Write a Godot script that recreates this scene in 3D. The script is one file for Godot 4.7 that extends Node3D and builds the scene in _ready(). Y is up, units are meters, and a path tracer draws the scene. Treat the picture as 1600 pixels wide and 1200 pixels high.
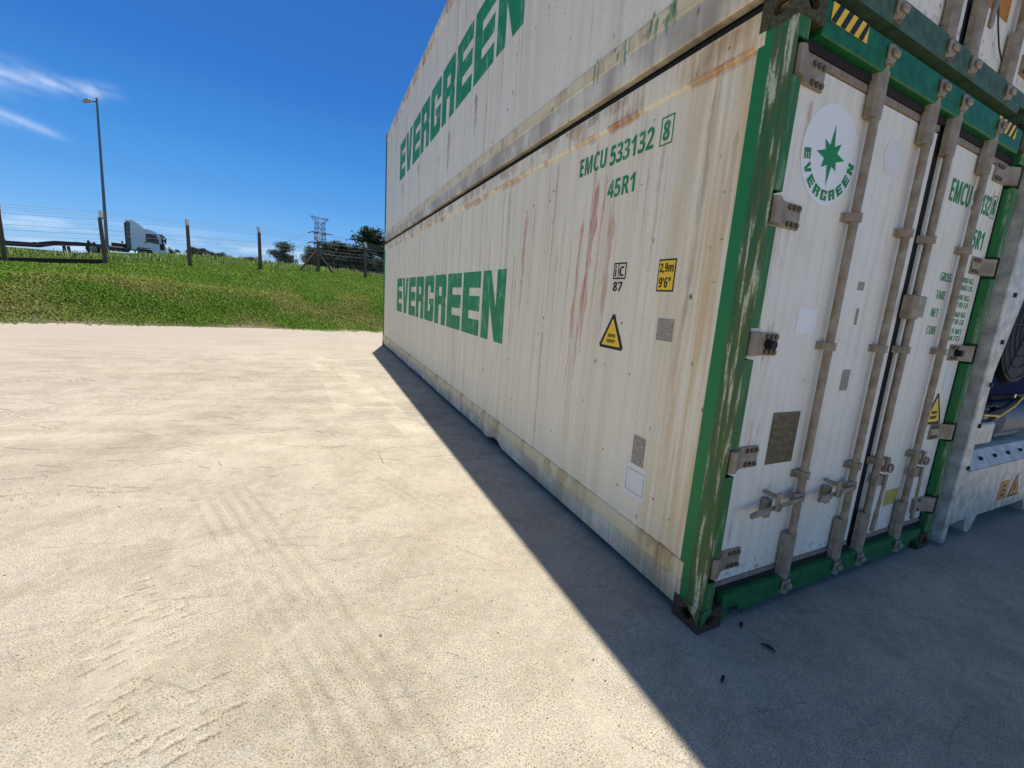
extends Node3D
# A gravel container yard: two stacked white reefers, a third beside them, a grass bank with a fence, lorries and trees behind.

const LEN := 12.192
const TALL := 2.896
const WIDE := 2.438

var X := Transform3D.IDENTITY          # applied to everything that the shape helpers add
var M := {}                            # materials by name
var rng := RandomNumberGenerator.new()
var taken := {}


func _ready() -> void:
	rng.seed = 7
	camera_sky_sun()
	make_materials()
	build_ground()
	build_bank()
	var lower := reefer("reefer_container", 0.0, 0)
	tag(lower, "lower white reefer container with green corner posts, standing on the gravel", "container", "", "stacked white reefer containers")
	var upper := reefer("reefer_container", 2.902, 1)
	tag(upper, "upper white reefer container stacked on top of the other, roof against the sky", "container", "", "stacked white reefer containers")
	machine_reefer()
	added_upper_neighbour()
	build_fence()
	build_lamp_post()
	build_truck()
	build_trailer()
	build_pylon()
	build_trees()
	build_litter()


# ------------------------------------------------------------------ camera, sky, sun
func camera_sky_sun() -> void:
	var cam := Camera3D.new()
	cam.name = "camera"
	add_child(cam)
	cam.position = Vector3(-1.68308, 1.57364, 1.27621)
	cam.rotation = Vector3(-0.174597, -0.480461, 0.081799)
	var near := 0.05
	cam.set_frustum(1200.0 / 668.086 * near, Vector2(-40.741 / 668.086, -7.19 / 668.086) * near, near, 4000.0)
	cam.current = true

	var env := Environment.new()
	env.background_mode = Environment.BG_SKY
	env.tonemap_mode = Environment.TONE_MAPPER_LINEAR
	env.tonemap_exposure = 1.25
	env.sdfgi_enabled = true
	env.ssao_enabled = true
	env.ssil_enabled = true
	env.background_energy_multiplier = 1.0
	var sky := Sky.new()
	var pano := PanoramaSkyMaterial.new()
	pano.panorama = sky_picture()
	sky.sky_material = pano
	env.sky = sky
	var we := WorldEnvironment.new()
	we.name = "sky"
	we.environment = env
	add_child(we)

	var sun := DirectionalLight3D.new()
	sun.name = "sun"
	sun.light_energy = 1.6
	sun.light_color = Color(1.0, 0.985, 0.955)
	sun.light_angular_distance = 0.5
	sun.shadow_enabled = true
	add_child(sun)
	sun.look_at_from_position(Vector3.ZERO, Vector3(-0.49, -5.8, 1.9), Vector3.UP)


func sky_picture() -> ImageTexture:
	var w := 2048
	var h := 1024
	var data := PackedFloat32Array()
	data.resize(w * h * 3)
	var stops := [[0.0, Vector3(0.396, 0.570, 0.774)], [2.0, Vector3(0.282, 0.500, 0.747)], [5.0, Vector3(0.150, 0.375, 0.711)], [9.0, Vector3(0.084, 0.290, 0.657)], [14.0, Vector3(0.050, 0.220, 0.585)], [20.0, Vector3(0.031, 0.155, 0.495)], [30.0, Vector3(0.026, 0.125, 0.414)], [55.0, Vector3(0.102, 0.150, 0.302)], [90.0, Vector3(0.198, 0.195, 0.261)]]  # topmost stops, above the view, whitened to warm the shaded ground
	var wisp := FastNoiseLite.new()
	wisp.seed = 5
	wisp.noise_type = FastNoiseLite.TYPE_SIMPLEX_SMOOTH
	wisp.frequency = 0.09
	wisp.fractal_octaves = 5
	wisp.domain_warp_enabled = true
	wisp.domain_warp_amplitude = 9.0
	wisp.domain_warp_frequency = 0.05
	# streaks of cirrus: azimuth, elevation, length, width (degrees), slant, strength
	var streaks := [[-23.2, 14.0, 2.4, 1.0, 0.06, 0.4], [-19.6, 14.45, 2.0, 0.5, 0.03, 0.42], [-17.6, 14.75, 1.2, 0.5, 0.2, 0.4], [-23.0, 11.15, 1.7, 0.5, -0.12, 0.33], [-20.9, 10.8, 1.3, 0.32, -0.14, 0.27], [-60.0, 16.0, 8.0, 1.2, -0.05, 0.7], [120.0, 20.0, 9.0, 1.4, 0.05, 0.6], [-140.0, 15.0, 7.0, 1.0, -0.08, 0.65], [70.0, 24.0, 6.0, 1.0, 0.1, 0.45]]
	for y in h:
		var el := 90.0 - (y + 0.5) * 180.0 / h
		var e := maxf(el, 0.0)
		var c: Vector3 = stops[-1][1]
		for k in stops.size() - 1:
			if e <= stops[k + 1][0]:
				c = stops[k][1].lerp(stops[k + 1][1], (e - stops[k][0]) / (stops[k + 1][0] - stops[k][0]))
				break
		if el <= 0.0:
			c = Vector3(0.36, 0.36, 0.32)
		for x in w:
			var col := c
			if el > 0.0 and el < 45.0:
				var az := (x + 0.5) * 360.0 / w
				if az > 180.0:
					az -= 360.0
				var a := 0.0
				for s in streaks:
					var dx: float = az - s[0]
					if absf(dx) < s[2] * 2.4:
						var dy: float = el - s[1] - dx * s[4]
						var g: float = exp(-dx * dx / (s[2] * s[2]) - dy * dy / (s[3] * s[3]))
						if g > 0.01:
							a += s[5] * g * clampf(0.5 + 1.1 * wisp.get_noise_2d(az * 4.0 + dy * 6.0, dy * 12.0 + dx * 1.5), 0.0, 1.4)
				if el < 6.0:
					var low := clampf(wisp.get_noise_2d(az * 1.3, el * 9.0 + 90.0) * 1.6 + 0.12, 0.0, 1.0)
					a += 0.5 * low * smoothstep(0.2, 1.5, el) * (1.0 - smoothstep(2.5, 5.0, el))
				if a > 0.0:
					col = c.lerp(Vector3(0.78, 0.86, 1.0), minf(a, 0.9))
			var i := (y * w + x) * 3
			data[i] = col.x
			data[i + 1] = col.y
			data[i + 2] = col.z
	return ImageTexture.create_from_image(Image.create_from_data(w, h, false, Image.FORMAT_RGBF, data.to_byte_array()))


# ------------------------------------------------------------------ names and nodes
func numbered(called: String) -> String:
	if not taken.has(called):
		taken[called] = 0
		return called
	taken[called] += 1
	return "%s_%03d" % [called, taken[called]]


func thing(called: String, at := Vector3.ZERO) -> Node3D:
	var o := Node3D.new()
	o.name = numbered(called)
	o.position = at
	add_child(o)
	return o


func tag(o: Node, label: String, category := "", kind := "", group := "") -> Node:
	if label: o.set_meta("label", label)
	if category: o.set_meta("category", category)
	if kind: o.set_meta("kind", kind)
	if group: o.set_meta("group", group)
	return o


func shape() -> SurfaceTool:
	var st := SurfaceTool.new()
	st.begin(Mesh.PRIMITIVE_TRIANGLES)
	X = Transform3D.IDENTITY
	return st


func put(st: SurfaceTool, called: String, material: Material, parent: Node = self, at := Vector3.ZERO) -> MeshInstance3D:
	return put_mesh(st.commit(), called, material, parent, at)


func put_mesh(mesh: Mesh, called: String, material: Material, parent: Node = self, at := Vector3.ZERO) -> MeshInstance3D:
	var o := MeshInstance3D.new()
	if parent == self:
		o.name = numbered(called)
	else:
		var n := 0
		var try := called
		while parent.has_node(NodePath(try)):
			n += 1
			try = "%s_%03d" % [called, n]
		o.name = try
	o.mesh = mesh
	o.material_override = material
	o.position = at
	parent.add_child(o, true)
	return o


func one_box(called: String, m: Material, parent: Node, lo: Vector3, hi: Vector3, b := 0.0) -> MeshInstance3D:
	var st := shape()
	box(st, lo, hi, b)
	return put(st, called, m, parent)


# ------------------------------------------------------------------ shape helpers
func vert(st: SurfaceTool, p: Vector3, n: Vector3, uv := Vector2.ZERO) -> void:
	st.set_normal(n)
	st.set_uv(uv)
	st.add_vertex(X * p)


func face(st: SurfaceTool, p: Array, n: Vector3, uv: Array = []) -> void:   # a convex polygon that looks towards n
	var flip: bool = ((p[1] - p[0]).cross(p[2] - p[0]).dot(n) > 0.0) != (X.basis.determinant() < 0.0)
	var wn := (X.basis * n).normalized()
	for k in range(1, p.size() - 1):
		var order := [0, k + 1, k] if flip else [0, k, k + 1]
		for i in order:
			vert(st, p[i], wn, uv[i] if uv.size() else Vector2.ZERO)


func smooth(st: SurfaceTool, p: Array, n: Array, uv: Array = []) -> void:   # a quad with a normal at each corner
	var flip: bool = (p[1] - p[0]).cross(p[2] - p[0]).dot(n[0] + n[2]) > 0.0
	flip = flip != (X.basis.determinant() < 0.0)
	for i in ([0, 2, 1, 0, 3, 2] if flip else [0, 1, 2, 0, 2, 3]):
		vert(st, p[i], (X.basis * n[i]).normalized(), uv[i] if uv.size() else Vector2.ZERO)


func box(st: SurfaceTool, lo: Vector3, hi: Vector3, b := 0.0) -> void:   # a box between two corners, its edges chamfered by b
	var c := (lo + hi) / 2.0
	var s := (hi - lo).abs() / 2.0
	b = minf(b, minf(s.x, minf(s.y, s.z)) * 0.9)
	var ax := [Vector3(1, 0, 0), Vector3(0, 1, 0), Vector3(0, 0, 1)]
	for i in 3:
		var j := (i + 1) % 3
		var k := (i + 2) % 3
		for g in [-1.0, 1.0]:
			var f := []
			for q in [[-1, -1], [1, -1], [1, 1], [-1, 1]]:
				f.append(c + ax[i] * s[i] * g + ax[j] * (s[j] - b) * q[0] + ax[k] * (s[k] - b) * q[1])
			face(st, f, ax[i] * g)
			if b > 0.0:
				for t in [-1.0, 1.0]:   # edges along k between faces i and j
					var e := []
					for q in [-1.0, 1.0]:
						e.append(c + ax[i] * s[i] * g + ax[j] * (s[j] - b) * t + ax[k] * (s[k] - b) * q)
					for q in [1.0, -1.0]:
						e.append(c + ax[i] * (s[i] - b) * g + ax[j] * s[j] * t + ax[k] * (s[k] - b) * q)
					face(st, e, ax[i] * g + ax[j] * t)
	if b > 0.0:
		for gx in [-1.0, 1.0]:
			for gy in [-1.0, 1.0]:
				for gz in [-1.0, 1.0]:
					var g := Vector3(gx, gy, gz)
					face(st, [c + g * Vector3(s.x, s.y - b, s.z - b), c + g * Vector3(s.x - b, s.y, s.z - b), c + g * Vector3(s.x - b, s.y - b, s.z)], g)


func tube(st: SurfaceTool, a: Vector3, b: Vector3, ra: float, rb := -1.0, n := 10, caps := true) -> void:
	if rb < 0.0:
		rb = ra
	var d := (b - a).normalized()
	var u := d.cross(Vector3.RIGHT if absf(d.y) > 0.8 else Vector3.UP).normalized()
	var w := d.cross(u)
	var ends := [[], []]
	for i in n:
		var t0 := TAU * i / n
		var t1 := TAU * (i + 1) / n
		var n0 := u * cos(t0) + w * sin(t0)
		var n1 := u * cos(t1) + w * sin(t1)
		smooth(st, [a + n0 * ra, a + n1 * ra, b + n1 * rb, b + n0 * rb], [n0, n1, n1, n0])
		ends[0].append(a + n0 * ra)
		ends[1].append(b + n0 * rb)
	if caps:
		face(st, ends[0], -d)
		face(st, ends[1], d)


func wire(st: SurfaceTool, pts: Array, r: float, n := 6) -> void:
	for i in pts.size() - 1:
		tube(st, pts[i], pts[i + 1], r, r, n, true)


func ring(st: SurfaceTool, c: Vector3, axis: Vector3, r: float, t: float, n := 16, m := 6) -> void:   # a torus
	var u := axis.cross(Vector3.RIGHT if absf(axis.y) > 0.8 else Vector3.UP).normalized()
	var w := axis.cross(u)
	for i in n:
		for j in m:
			var p := []
			var q := []
			for k in [[0, 0], [1, 0], [1, 1], [0, 1]]:
				var a: float = TAU * (i + k[0]) / n
				var b: float = TAU * (j + k[1]) / m
				var out := u * cos(a) + w * sin(a)
				var nn := out * cos(b) + axis * sin(b)
				p.append(c + out * r + nn * t)
				q.append(nn)
			smooth(st, p, q)


func extrude(st: SurfaceTool, poly: Array, o: Vector3, ux: Vector3, uy: Vector3, d: Vector3) -> void:   # a flat outline given depth d
	var pv := PackedVector2Array(poly)
	if Geometry2D.is_polygon_clockwise(pv):
		pv.reverse()
	var n := pv.size()
	var at := func(q: Vector2) -> Vector3: return o + ux * q.x + uy * q.y
	for i in n:
		var a := pv[i]
		var b := pv[(i + 1) % n]
		var e := b - a
		var out := ux * e.y - uy * e.x
		face(st, [at.call(a), at.call(b), at.call(b) + d, at.call(a) + d], out.normalized())
	var tris := Geometry2D.triangulate_polygon(pv)
	for i in range(0, tris.size(), 3):
		var t := [at.call(pv[tris[i]]), at.call(pv[tris[i + 1]]), at.call(pv[tris[i + 2]])]
		face(st, t, -d.normalized())
		face(st, [t[0] + d, t[1] + d, t[2] + d], d.normalized())


func holed(st: SurfaceTool, o: Vector3, ux: Vector3, uy: Vector3, n: Vector3, w: float, h: float, hc: Vector2, hr: Vector2, deep: float) -> void:   # a plate with an oval hole and the walls of that hole
	var k := 24
	for i in k:
		var p := []
		for j in [i, i + 1]:
			var a: float = TAU * j / k + PI / k
			var e := Vector2(cos(a), sin(a))
			p.append(hc + e * hr)
			var s := 1e9
			if e.x > 1e-6: s = minf(s, (w - hc.x) / e.x)
			if e.x < -1e-6: s = minf(s, -hc.x / e.x)
			if e.y > 1e-6: s = minf(s, (h - hc.y) / e.y)
			if e.y < -1e-6: s = minf(s, -hc.y / e.y)
			p.append(hc + e * s)
		var q := []
		for v: Vector2 in p:
			q.append(o + ux * v.x + uy * v.y)
		face(st, [q[0], q[1], q[3], q[2]], n)
		var mid: Vector3 = (q[0] + q[2]) / 2.0
		face(st, [q[0], q[2], q[2] - n * deep, q[0] - n * deep], (o + ux * hc.x + uy * hc.y - mid).normalized())
		# fill the corners that the radial split cuts off
		for cx in [0.0, w]:
			for cy in [0.0, h]:
				var a0: Vector2 = p[1]
				var a1: Vector2 = p[3]
				var on_x := absf(a0.x - cx) < 1e-4 and absf(a1.y - cy) < 1e-4
				var on_y := absf(a0.y - cy) < 1e-4 and absf(a1.x - cx) < 1e-4
				if (on_x or on_y) and a0.distance_to(a1) > 1e-5:
					face(st, [q[1], o + ux * cx + uy * cy, q[3]], n)


# flat paint on a surface: origin, right, up, out
func paint_poly(st: SurfaceTool, poly: Array, o: Vector3, ux: Vector3, uy: Vector3, n: Vector3) -> void:
	var p := []
	for q: Vector2 in poly:
		p.append(o + ux * q.x + uy * q.y)
	var uv := []
	for q: Vector2 in poly:
		uv.append(q)
	face(st, p, n, uv)


func text(st: SurfaceTool, words: String, o: Vector3, ux: Vector3, uy: Vector3, n: Vector3, w: float, h: float, bold := true) -> void:   # words that fill w by h from the lower left corner o
	var tm := TextMesh.new()
	var f := SystemFont.new()
	f.font_names = PackedStringArray(["Droid Sans"])
	f.font_weight = 700 if bold else 400
	tm.font = f
	tm.font_size = 64
	tm.pixel_size = 0.01
	tm.depth = 0.01
	tm.curve_step = 4.0
	tm.text = words
	var box_ := tm.get_aabb()
	if box_.size.x < 1e-5:
		return
	var b := Basis(ux * (w / box_.size.x), uy * (h / box_.size.y), n * 0.1)
	var shift := o - b * Vector3(box_.position.x, box_.position.y, box_.position.z)
	var arr := tm.surface_get_arrays(0)
	var pv: PackedVector3Array = arr[Mesh.ARRAY_VERTEX]
	var nv: PackedVector3Array = arr[Mesh.ARRAY_NORMAL]
	var iv: PackedInt32Array = arr[Mesh.ARRAY_INDEX] if arr[Mesh.ARRAY_INDEX] != null else PackedInt32Array(range(pv.size()))
	var turn := Basis(ux, uy, n)
	for q in iv:
		vert(st, shift + b * pv[q], turn * nv[q])


const GLYPHS := {
	"E": [[0, 0, 0.38, 0, 0.38, 1, 0, 1], [0.38, 0, 1, 0, 1, 0.25, 0.38, 0.25], [0.38, 0.385, 0.98, 0.385, 0.98, 0.62, 0.38, 0.62], [0.38, 0.75, 1, 0.75, 1, 1, 0.38, 1]],
	"V": [[0, 1, 0.29, 0, 0.5, 0, 0.5, 0.3, 0.36, 1], [1, 1, 0.64, 1, 0.5, 0.3, 0.5, 0, 0.71, 0]],
	"R": [[0, 0, 0.38, 0, 0.38, 1, 0, 1], [0.38, 0.76, 0.64, 0.76, 0.64, 1, 0.38, 1], [0.64, 0.5, 0.93, 0.5, 1, 0.57, 1, 0.93, 0.93, 1, 0.64, 1], [0.38, 0.4, 0.64, 0.4, 0.64, 0.58, 0.38, 0.58], [0.64, 0, 1, 0, 1, 0.41, 0.92, 0.5, 0.64, 0.5]],
	"G": [[0, 0.06, 0.07, 0, 0.38, 0, 0.38, 1, 0.07, 1, 0, 0.94], [0.38, 0, 0.64, 0, 0.64, 0.22, 0.38, 0.22], [0.38, 0.78, 0.64, 0.78, 0.64, 1, 0.38, 1], [0.64, 0.63, 1, 0.63, 1, 0.94, 0.93, 1, 0.64, 1], [0.64, 0, 0.93, 0, 1, 0.06, 1, 0.5, 0.64, 0.5], [0.52, 0.38, 0.64, 0.38, 0.64, 0.5, 0.52, 0.5]],
	"N": [[0, 0, 0.36, 0, 0.36, 1, 0, 1], [0.36, 1, 0.36, 0.52, 0.64, 0, 0.64, 0.46], [0.64, 0, 1, 0, 1, 1, 0.64, 1]],
}


func block_word(st: SurfaceTool, word: String, o: Vector3, ux: Vector3, uy: Vector3, n: Vector3, w: float, h: float, gap := 0.11) -> void:
	var pitch := w / (word.length() - gap)
	for i in word.length():
		for g: Array in GLYPHS[word[i]]:
			var poly := []
			for k in range(0, g.size(), 2):
				poly.append(Vector2(pitch * (i + g[k] * (1.0 - gap)), g[k + 1] * h))
			paint_poly(st, poly, o, ux, uy, n)


# ------------------------------------------------------------------ pictures for the materials
func noise(freq: float, seed_: int, octaves := 4, kind := FastNoiseLite.TYPE_SIMPLEX_SMOOTH) -> FastNoiseLite:
	var f := FastNoiseLite.new()
	f.noise_type = kind
	f.frequency = freq
	f.seed = seed_
	f.fractal_octaves = octaves
	return f


func grey(f: FastNoiseLite, w: int, h: int) -> PackedByteArray:
	var im := f.get_seamless_image(w, h, false, false, 0.15)
	im.convert(Image.FORMAT_L8)
	return im.get_data()


func tex(buf: PackedByteArray, w: int, h: int) -> ImageTexture:
	return ImageTexture.create_from_image(Image.create_from_data(w, h, false, Image.FORMAT_RGB8, buf))


func grunge(seed_: int, freq: float, low: float, fine: float, tint := Vector3(1, 1, 1), stretch := 1) -> ImageTexture:   # pale blotches with a speckle; the material's colour multiplies it
	var n := 512
	var a := grey(noise(freq, seed_, 5), n, n)
	var b := grey(noise(0.11, seed_ + 9, 3), n, n)
	var buf := PackedByteArray()
	buf.resize(n * n * 3)
	for y in n:
		for x in n:
			var i := y * n + x
			var j := (y / stretch) * n + x
			var v := 1.0 - low * a[j] / 255.0 - fine * absf(b[i] / 255.0 - 0.5) * 2.0
			var d := 1.0 - v
			buf[i * 3] = int(255.0 * clampf(1.0 - d * tint.x, 0, 1))
			buf[i * 3 + 1] = int(255.0 * clampf(1.0 - d * tint.y, 0, 1))
			buf[i * 3 + 2] = int(255.0 * clampf(1.0 - d * tint.z, 0, 1))
	return tex(buf, n, n)


func mat(called: String, c: Color, rough := 0.7, t: Texture2D = null, scale := 1.0, metal := 0.0, bump := 0.0) -> StandardMaterial3D:
	var m := StandardMaterial3D.new()
	m.resource_name = called
	m.albedo_color = c
	m.roughness = rough
	m.metallic = metal
	if t:
		m.albedo_texture = t
		m.uv1_triplanar = true
		m.uv1_scale = Vector3.ONE * scale
		if bump > 0.0:
			m.heightmap_enabled = true
			m.heightmap_texture = t
			m.heightmap_scale = bump
	M[called] = m
	return m


func c8(r: int, g: int, b: int) -> Color:
	return Color(r / 255.0, g / 255.0, b / 255.0)


# draws a ragged vertical streak into an RGB picture
func streak(buf: PackedByteArray, w: int, h: int, x0: float, y0: float, y1: float, wide: float, col: Vector3, alpha: float, wob: FastNoiseLite, slant := 0.0) -> void:
	for y in range(maxi(0, int(y0)), mini(h, int(y1))):
		var t := (y - y0) / maxf(1.0, y1 - y0)
		var cx := x0 + slant * (y - y0) + wob.get_noise_2d(y * 0.25, x0 * 3.0) * wide * 0.4
		var half := wide * (0.45 + 0.35 * wob.get_noise_2d(y * 0.6, x0 + 99.0)) * smoothstep(0.0, 0.12, t) * (1.0 - smoothstep(0.6, 1.0, t) * 0.75)
		for x in range(maxi(0, int(cx - half - 1)), mini(w, int(cx + half + 2))):
			var d := clampf(half + 0.5 - absf(x - cx), 0.0, 1.0)
			var a := alpha * d * clampf(0.8 + 0.9 * wob.get_noise_2d(x * 3.0, y * 0.25), 0.25, 1.0) * (1.0 - 0.5 * t)
			var i := (y * w + x) * 3
			buf[i] = int(lerpf(buf[i], col.x, a))
			buf[i + 1] = int(lerpf(buf[i + 1], col.y, a))
			buf[i + 2] = int(lerpf(buf[i + 2], col.z, a))


func side_picture(which: int) -> ImageTexture:
	var w := 2048 if which == 0 else 1536
	var h := 512 if which == 0 else 384
	var big := grey(noise(0.012, 21 + which, 4), w, h)
	var fine := grey(noise(0.2, 22 + which, 2), w, h)
	var lines := grey(noise(0.035, 23 + which, 5), w, 64)
	var thin := grey(noise(0.16, 24 + which, 3), w, 64)
	var base := Vector3(244, 232, 200) if which == 0 else Vector3(239, 230, 203)
	var buf := PackedByteArray()
	buf.resize(w * h * 3)
	for y in h:
		var hy := TALL * (1.0 - (y + 0.5) / h)          # height above the container's foot
		var fy := y * 14.0 / h
		var row := int(fy)
		var mixr := smoothstep(0.0, 1.0, fy - row)
		var foot := 1.0 - smoothstep(0.02, 0.34, hy)
		var head := smoothstep(2.69, 2.74, hy)
		for x in w:
			var i := y * w + x
			var z := LEN * (1.0 - (x + 0.5) / w)          # distance from the door end
			var l := lerpf(lines[row * w + x], lines[(row + 1) * w + x], mixr) / 255.0 - 0.5
			var t := lerpf(thin[row * w + x], thin[(row + 1) * w + x], mixr) / 255.0 - 0.5
			var b := big[i] / 255.0 - 0.5
			var f := fine[i] / 255.0 - 0.5
			var near := 1.0 - smoothstep(0.15, 0.75, z)
			var dark := clampf(l * 0.65 + t * 0.42 + b * 0.35 + 0.1, 0.0, 1.0)
			var yellow := clampf(near * (0.5 + t * 1.8) + foot * (0.34 + b * 1.1 + l * 0.5) + head * clampf(b * 2.2 + 0.2 + t * 0.8 + 0.6 * (1.0 - smoothstep(0.2, 1.6, z)), 0.0, 0.95) * (0.6 + 0.5 * near), 0.0, 1.0)
			var grime := foot * clampf(0.3 + b * 1.3 + t * 0.8, 0.0, 0.8) + head * clampf(b * 1.4 + t * 1.1 + 0.1, 0.0, 0.5)
			var k := 1.0 + f * 0.05 + b * 0.05
			var r := base.x * k * (1.0 - 0.13 * dark)
			var g := base.y * k * (1.0 - 0.17 * dark)
			var u := base.z * k * (1.0 - 0.24 * dark)
			r = lerpf(r, 216.0, yellow * 0.62)
			g = lerpf(g, 174.0, yellow * 0.62)
			u = lerpf(u, 112.0, yellow * 0.62)
			r = lerpf(r, 120.0, grime * 0.6)
			g = lerpf(g, 116.0, grime * 0.6)
			u = lerpf(u, 100.0, grime * 0.6)
			if hy < 0.31:      # the foot: a yellowed upper lip over greyer, dirtier plate
				var lip := smoothstep(0.19, 0.21, hy)
				var bare := (0.42 if which == 1 else 0.24) * (1.0 - lip) * clampf(0.9 + b * 1.4 + l, 0.2, 1.2)
				r = lerpf(lerpf(r, 152.0, bare), 226.0, lip * 0.4)
				g = lerpf(lerpf(g, 144.0, bare), 198.0, lip * 0.4)
				u = lerpf(lerpf(u, 132.0, bare), 128.0, lip * 0.4)
			buf[i * 3] = clampi(int(r), 0, 255)
			buf[i * 3 + 1] = clampi(int(g), 0, 255)
			buf[i * 3 + 2] = clampi(int(u), 0, 255)
	var wob := noise(0.05, 31 + which, 3)
	var px := w / LEN
	var py := h / TALL
	var red := Vector3(190, 110, 82)
	if which == 0:
		# the long red scrapes: z, top, bottom, width, strength, slant
		for s in [[2.46, 2.43, 1.4, 0.085, 0.7, 0.1], [2.30, 2.42, 1.2, 0.024, 0.6, 0.08], [2.62, 2.1, 1.5, 0.024, 0.4, 0.08], [1.49, 2.27, 0.95, 0.05, 0.7, 0.1], [1.405, 1.82, 1.02, 0.06, 0.65, 0.12], [1.33, 2.45, 1.28, 0.085, 0.85, 0.14], [1.235, 2.5, 1.5, 0.022, 0.7, 0.14], [1.12, 2.2, 1.42, 0.07, 0.5, 0.1], [1.16, 2.3, 1.1, 0.018, 0.4, 0.08], [1.62, 2.1, 0.9, 0.024, 0.45, 0.1], [1.75, 2.3, 1.2, 0.025, 0.35, 0.1], [2.0, 2.35, 0.9, 0.016, 0.45, 0.06], [2.1, 1.9, 0.7, 0.03, 0.3, 0.06], [0.82, 2.4, 1.9, 0.012, 0.55, 0.02], [7.2, 2.6, 1.75, 0.1, 0.35, 0.05], [7.6, 2.6, 1.8, 0.09, 0.35, 0.05], [6.9, 2.55, 1.8, 0.08, 0.3, 0.05], [8.3, 2.5, 1.6, 0.06, 0.25, 0.0]]:
			streak(buf, w, h, w - s[0] * px, h - s[1] * py, h - s[2] * py, s[3] * px * 0.75, red, s[4] * 0.9, wob, -s[5] * 0.35 * px / py)
	for k in 110:   # rust and water runs
		var z := rng.randf_range(0.1, 12.0)
		var top := rng.randf_range(0.9, 2.74) if rng.randf() < 0.5 else 2.74
		streak(buf, w, h, w - z * px, h - top * py, h - (top - rng.randf_range(0.3, 1.6)) * py, rng.randf_range(0.012, 0.04) * px, Vector3(164, 116, 78) if rng.randf() < 0.55 else Vector3(126, 116, 100), rng.randf_range(0.12, 0.42), wob)
	for k in 420:   # chips and specks
		var z := rng.randf_range(0.05, 12.1)
		var y0 := rng.randf_range(0.05, 2.86)
		if which == 0 and k < 90:
			z = rng.randf_range(4.2, 6.4)
			y0 = 1.9 + absf(rng.randfn(0.0, 0.28))
		var dk := Vector3(72, 52, 40) if rng.randf() < 0.7 else Vector3(236, 230, 216)
		streak(buf, w, h, w - z * px, h - y0 * py, h - y0 * py + rng.randf_range(1.5, 6.0), rng.randf_range(1.5, 3.5), dk, rng.randf_range(0.4, 0.95), wob)
	for k in 60:   # rust along the lip of the top rail and on the foot
		var z := rng.randf_range(0.15, 12.0)
		streak(buf, w, h, w - z * px, h - 2.75 * py, h - rng.randf_range(2.66, 2.73) * py, rng.randf_range(0.05, 0.3) * px, Vector3(176, 112, 66), rng.randf_range(0.25, 0.7), wob)
		streak(buf, w, h, w - z * px, h - 2.87 * py, h - rng.randf_range(2.72, 2.8) * py, rng.randf_range(0.02, 0.25) * px, Vector3(168, 118, 74) if k % 3 else Vector3(84, 62, 46), rng.randf_range(0.15, 0.5), wob)
		streak(buf, w, h, w - z * px, h - 0.32 * py, h - rng.randf_range(0.1, 0.28) * py, rng.randf_range(0.03, 0.2) * px, Vector3(150, 112, 66), rng.randf_range(0.15, 0.5), wob)
	if which == 1:
		for k in 26:   # green paint showing on the foot near the door end
			var z := rng.randf_range(0.2, 1.6)
			streak(buf, w, h, w - z * px, h - rng.randf_range(0.22, 0.36) * py, h - rng.randf_range(0.14, 0.24) * py, rng.randf_range(0.01, 0.04) * px, Vector3(50, 104, 62), 0.8, wob)
		for s in [[7.6, 1.1, 0.75], [5.4, 1.05, 0.4], [4.2, 1.1, 0.6], [9.3, 1.1, 0.8]]:
			streak(buf, w, h, w - s[0] * px, h - s[1] * py, h - s[2] * py, 0.12 * px, Vector3(120, 72, 58), 0.5, wob)
	return tex(buf, w, h)


func post_picture(seed_: int) -> ImageTexture:   # u runs round the post from the side flange to the front edge, v down
	var w := 256
	var h := 1024
	var a := grey(noise(0.012, seed_, 5), w, h)
	var b := grey(noise(0.03, seed_ + 1, 4), w, h)
	var c := grey(noise(0.09, seed_ + 2, 3), w, h)
	var buf := PackedByteArray()
	buf.resize(w * h * 3)
	for y in h:
		for x in w:
			var u := (x + 0.5) / w
			var i := y * w + x
			var s := b[((y / 5) % h) * w + x] / 255.0            # long scratches
			var s2 := c[((y / 14) % h) * w + (x * 2) % w] / 255.0
			var l := a[i] / 255.0
			var f := c[i] / 255.0
			var worn := smoothstep(0.29, 0.36, u) * lerpf(1.0, 0.36, smoothstep(0.6, 0.7, u)) * (1.0 - smoothstep(0.84, 0.9, u)) * (0.55 + 0.8 * l)
			var col := Vector3(26, 122, 60) * (0.94 + 0.12 * f)
			col = col.lerp(Vector3(74, 104, 42), clampf(worn * (s * 2.4 - 0.3), 0.0, 0.92))
			col = col.lerp(Vector3(112, 94, 54), clampf(worn * (s2 * 3.8 - 1.6), 0.0, 0.85))
			col = col.lerp(Vector3(206, 206, 178), clampf(worn * (s * 7.0 - 4.25) * (f * 1.6), 0.0, 0.85))
			col = col.lerp(Vector3(30, 78, 44), clampf(worn * (0.6 - s) * 1.4, 0.0, 0.4))
			if f > 0.8 and worn > 0.35:
				col = col.lerp(Vector3(200, 200, 176), (f - 0.8) * 4.0)
			for q in 3:
				buf[i * 3 + q] = clampi(int(col[q]), 0, 255)
	return tex(buf, w, h)


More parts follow.
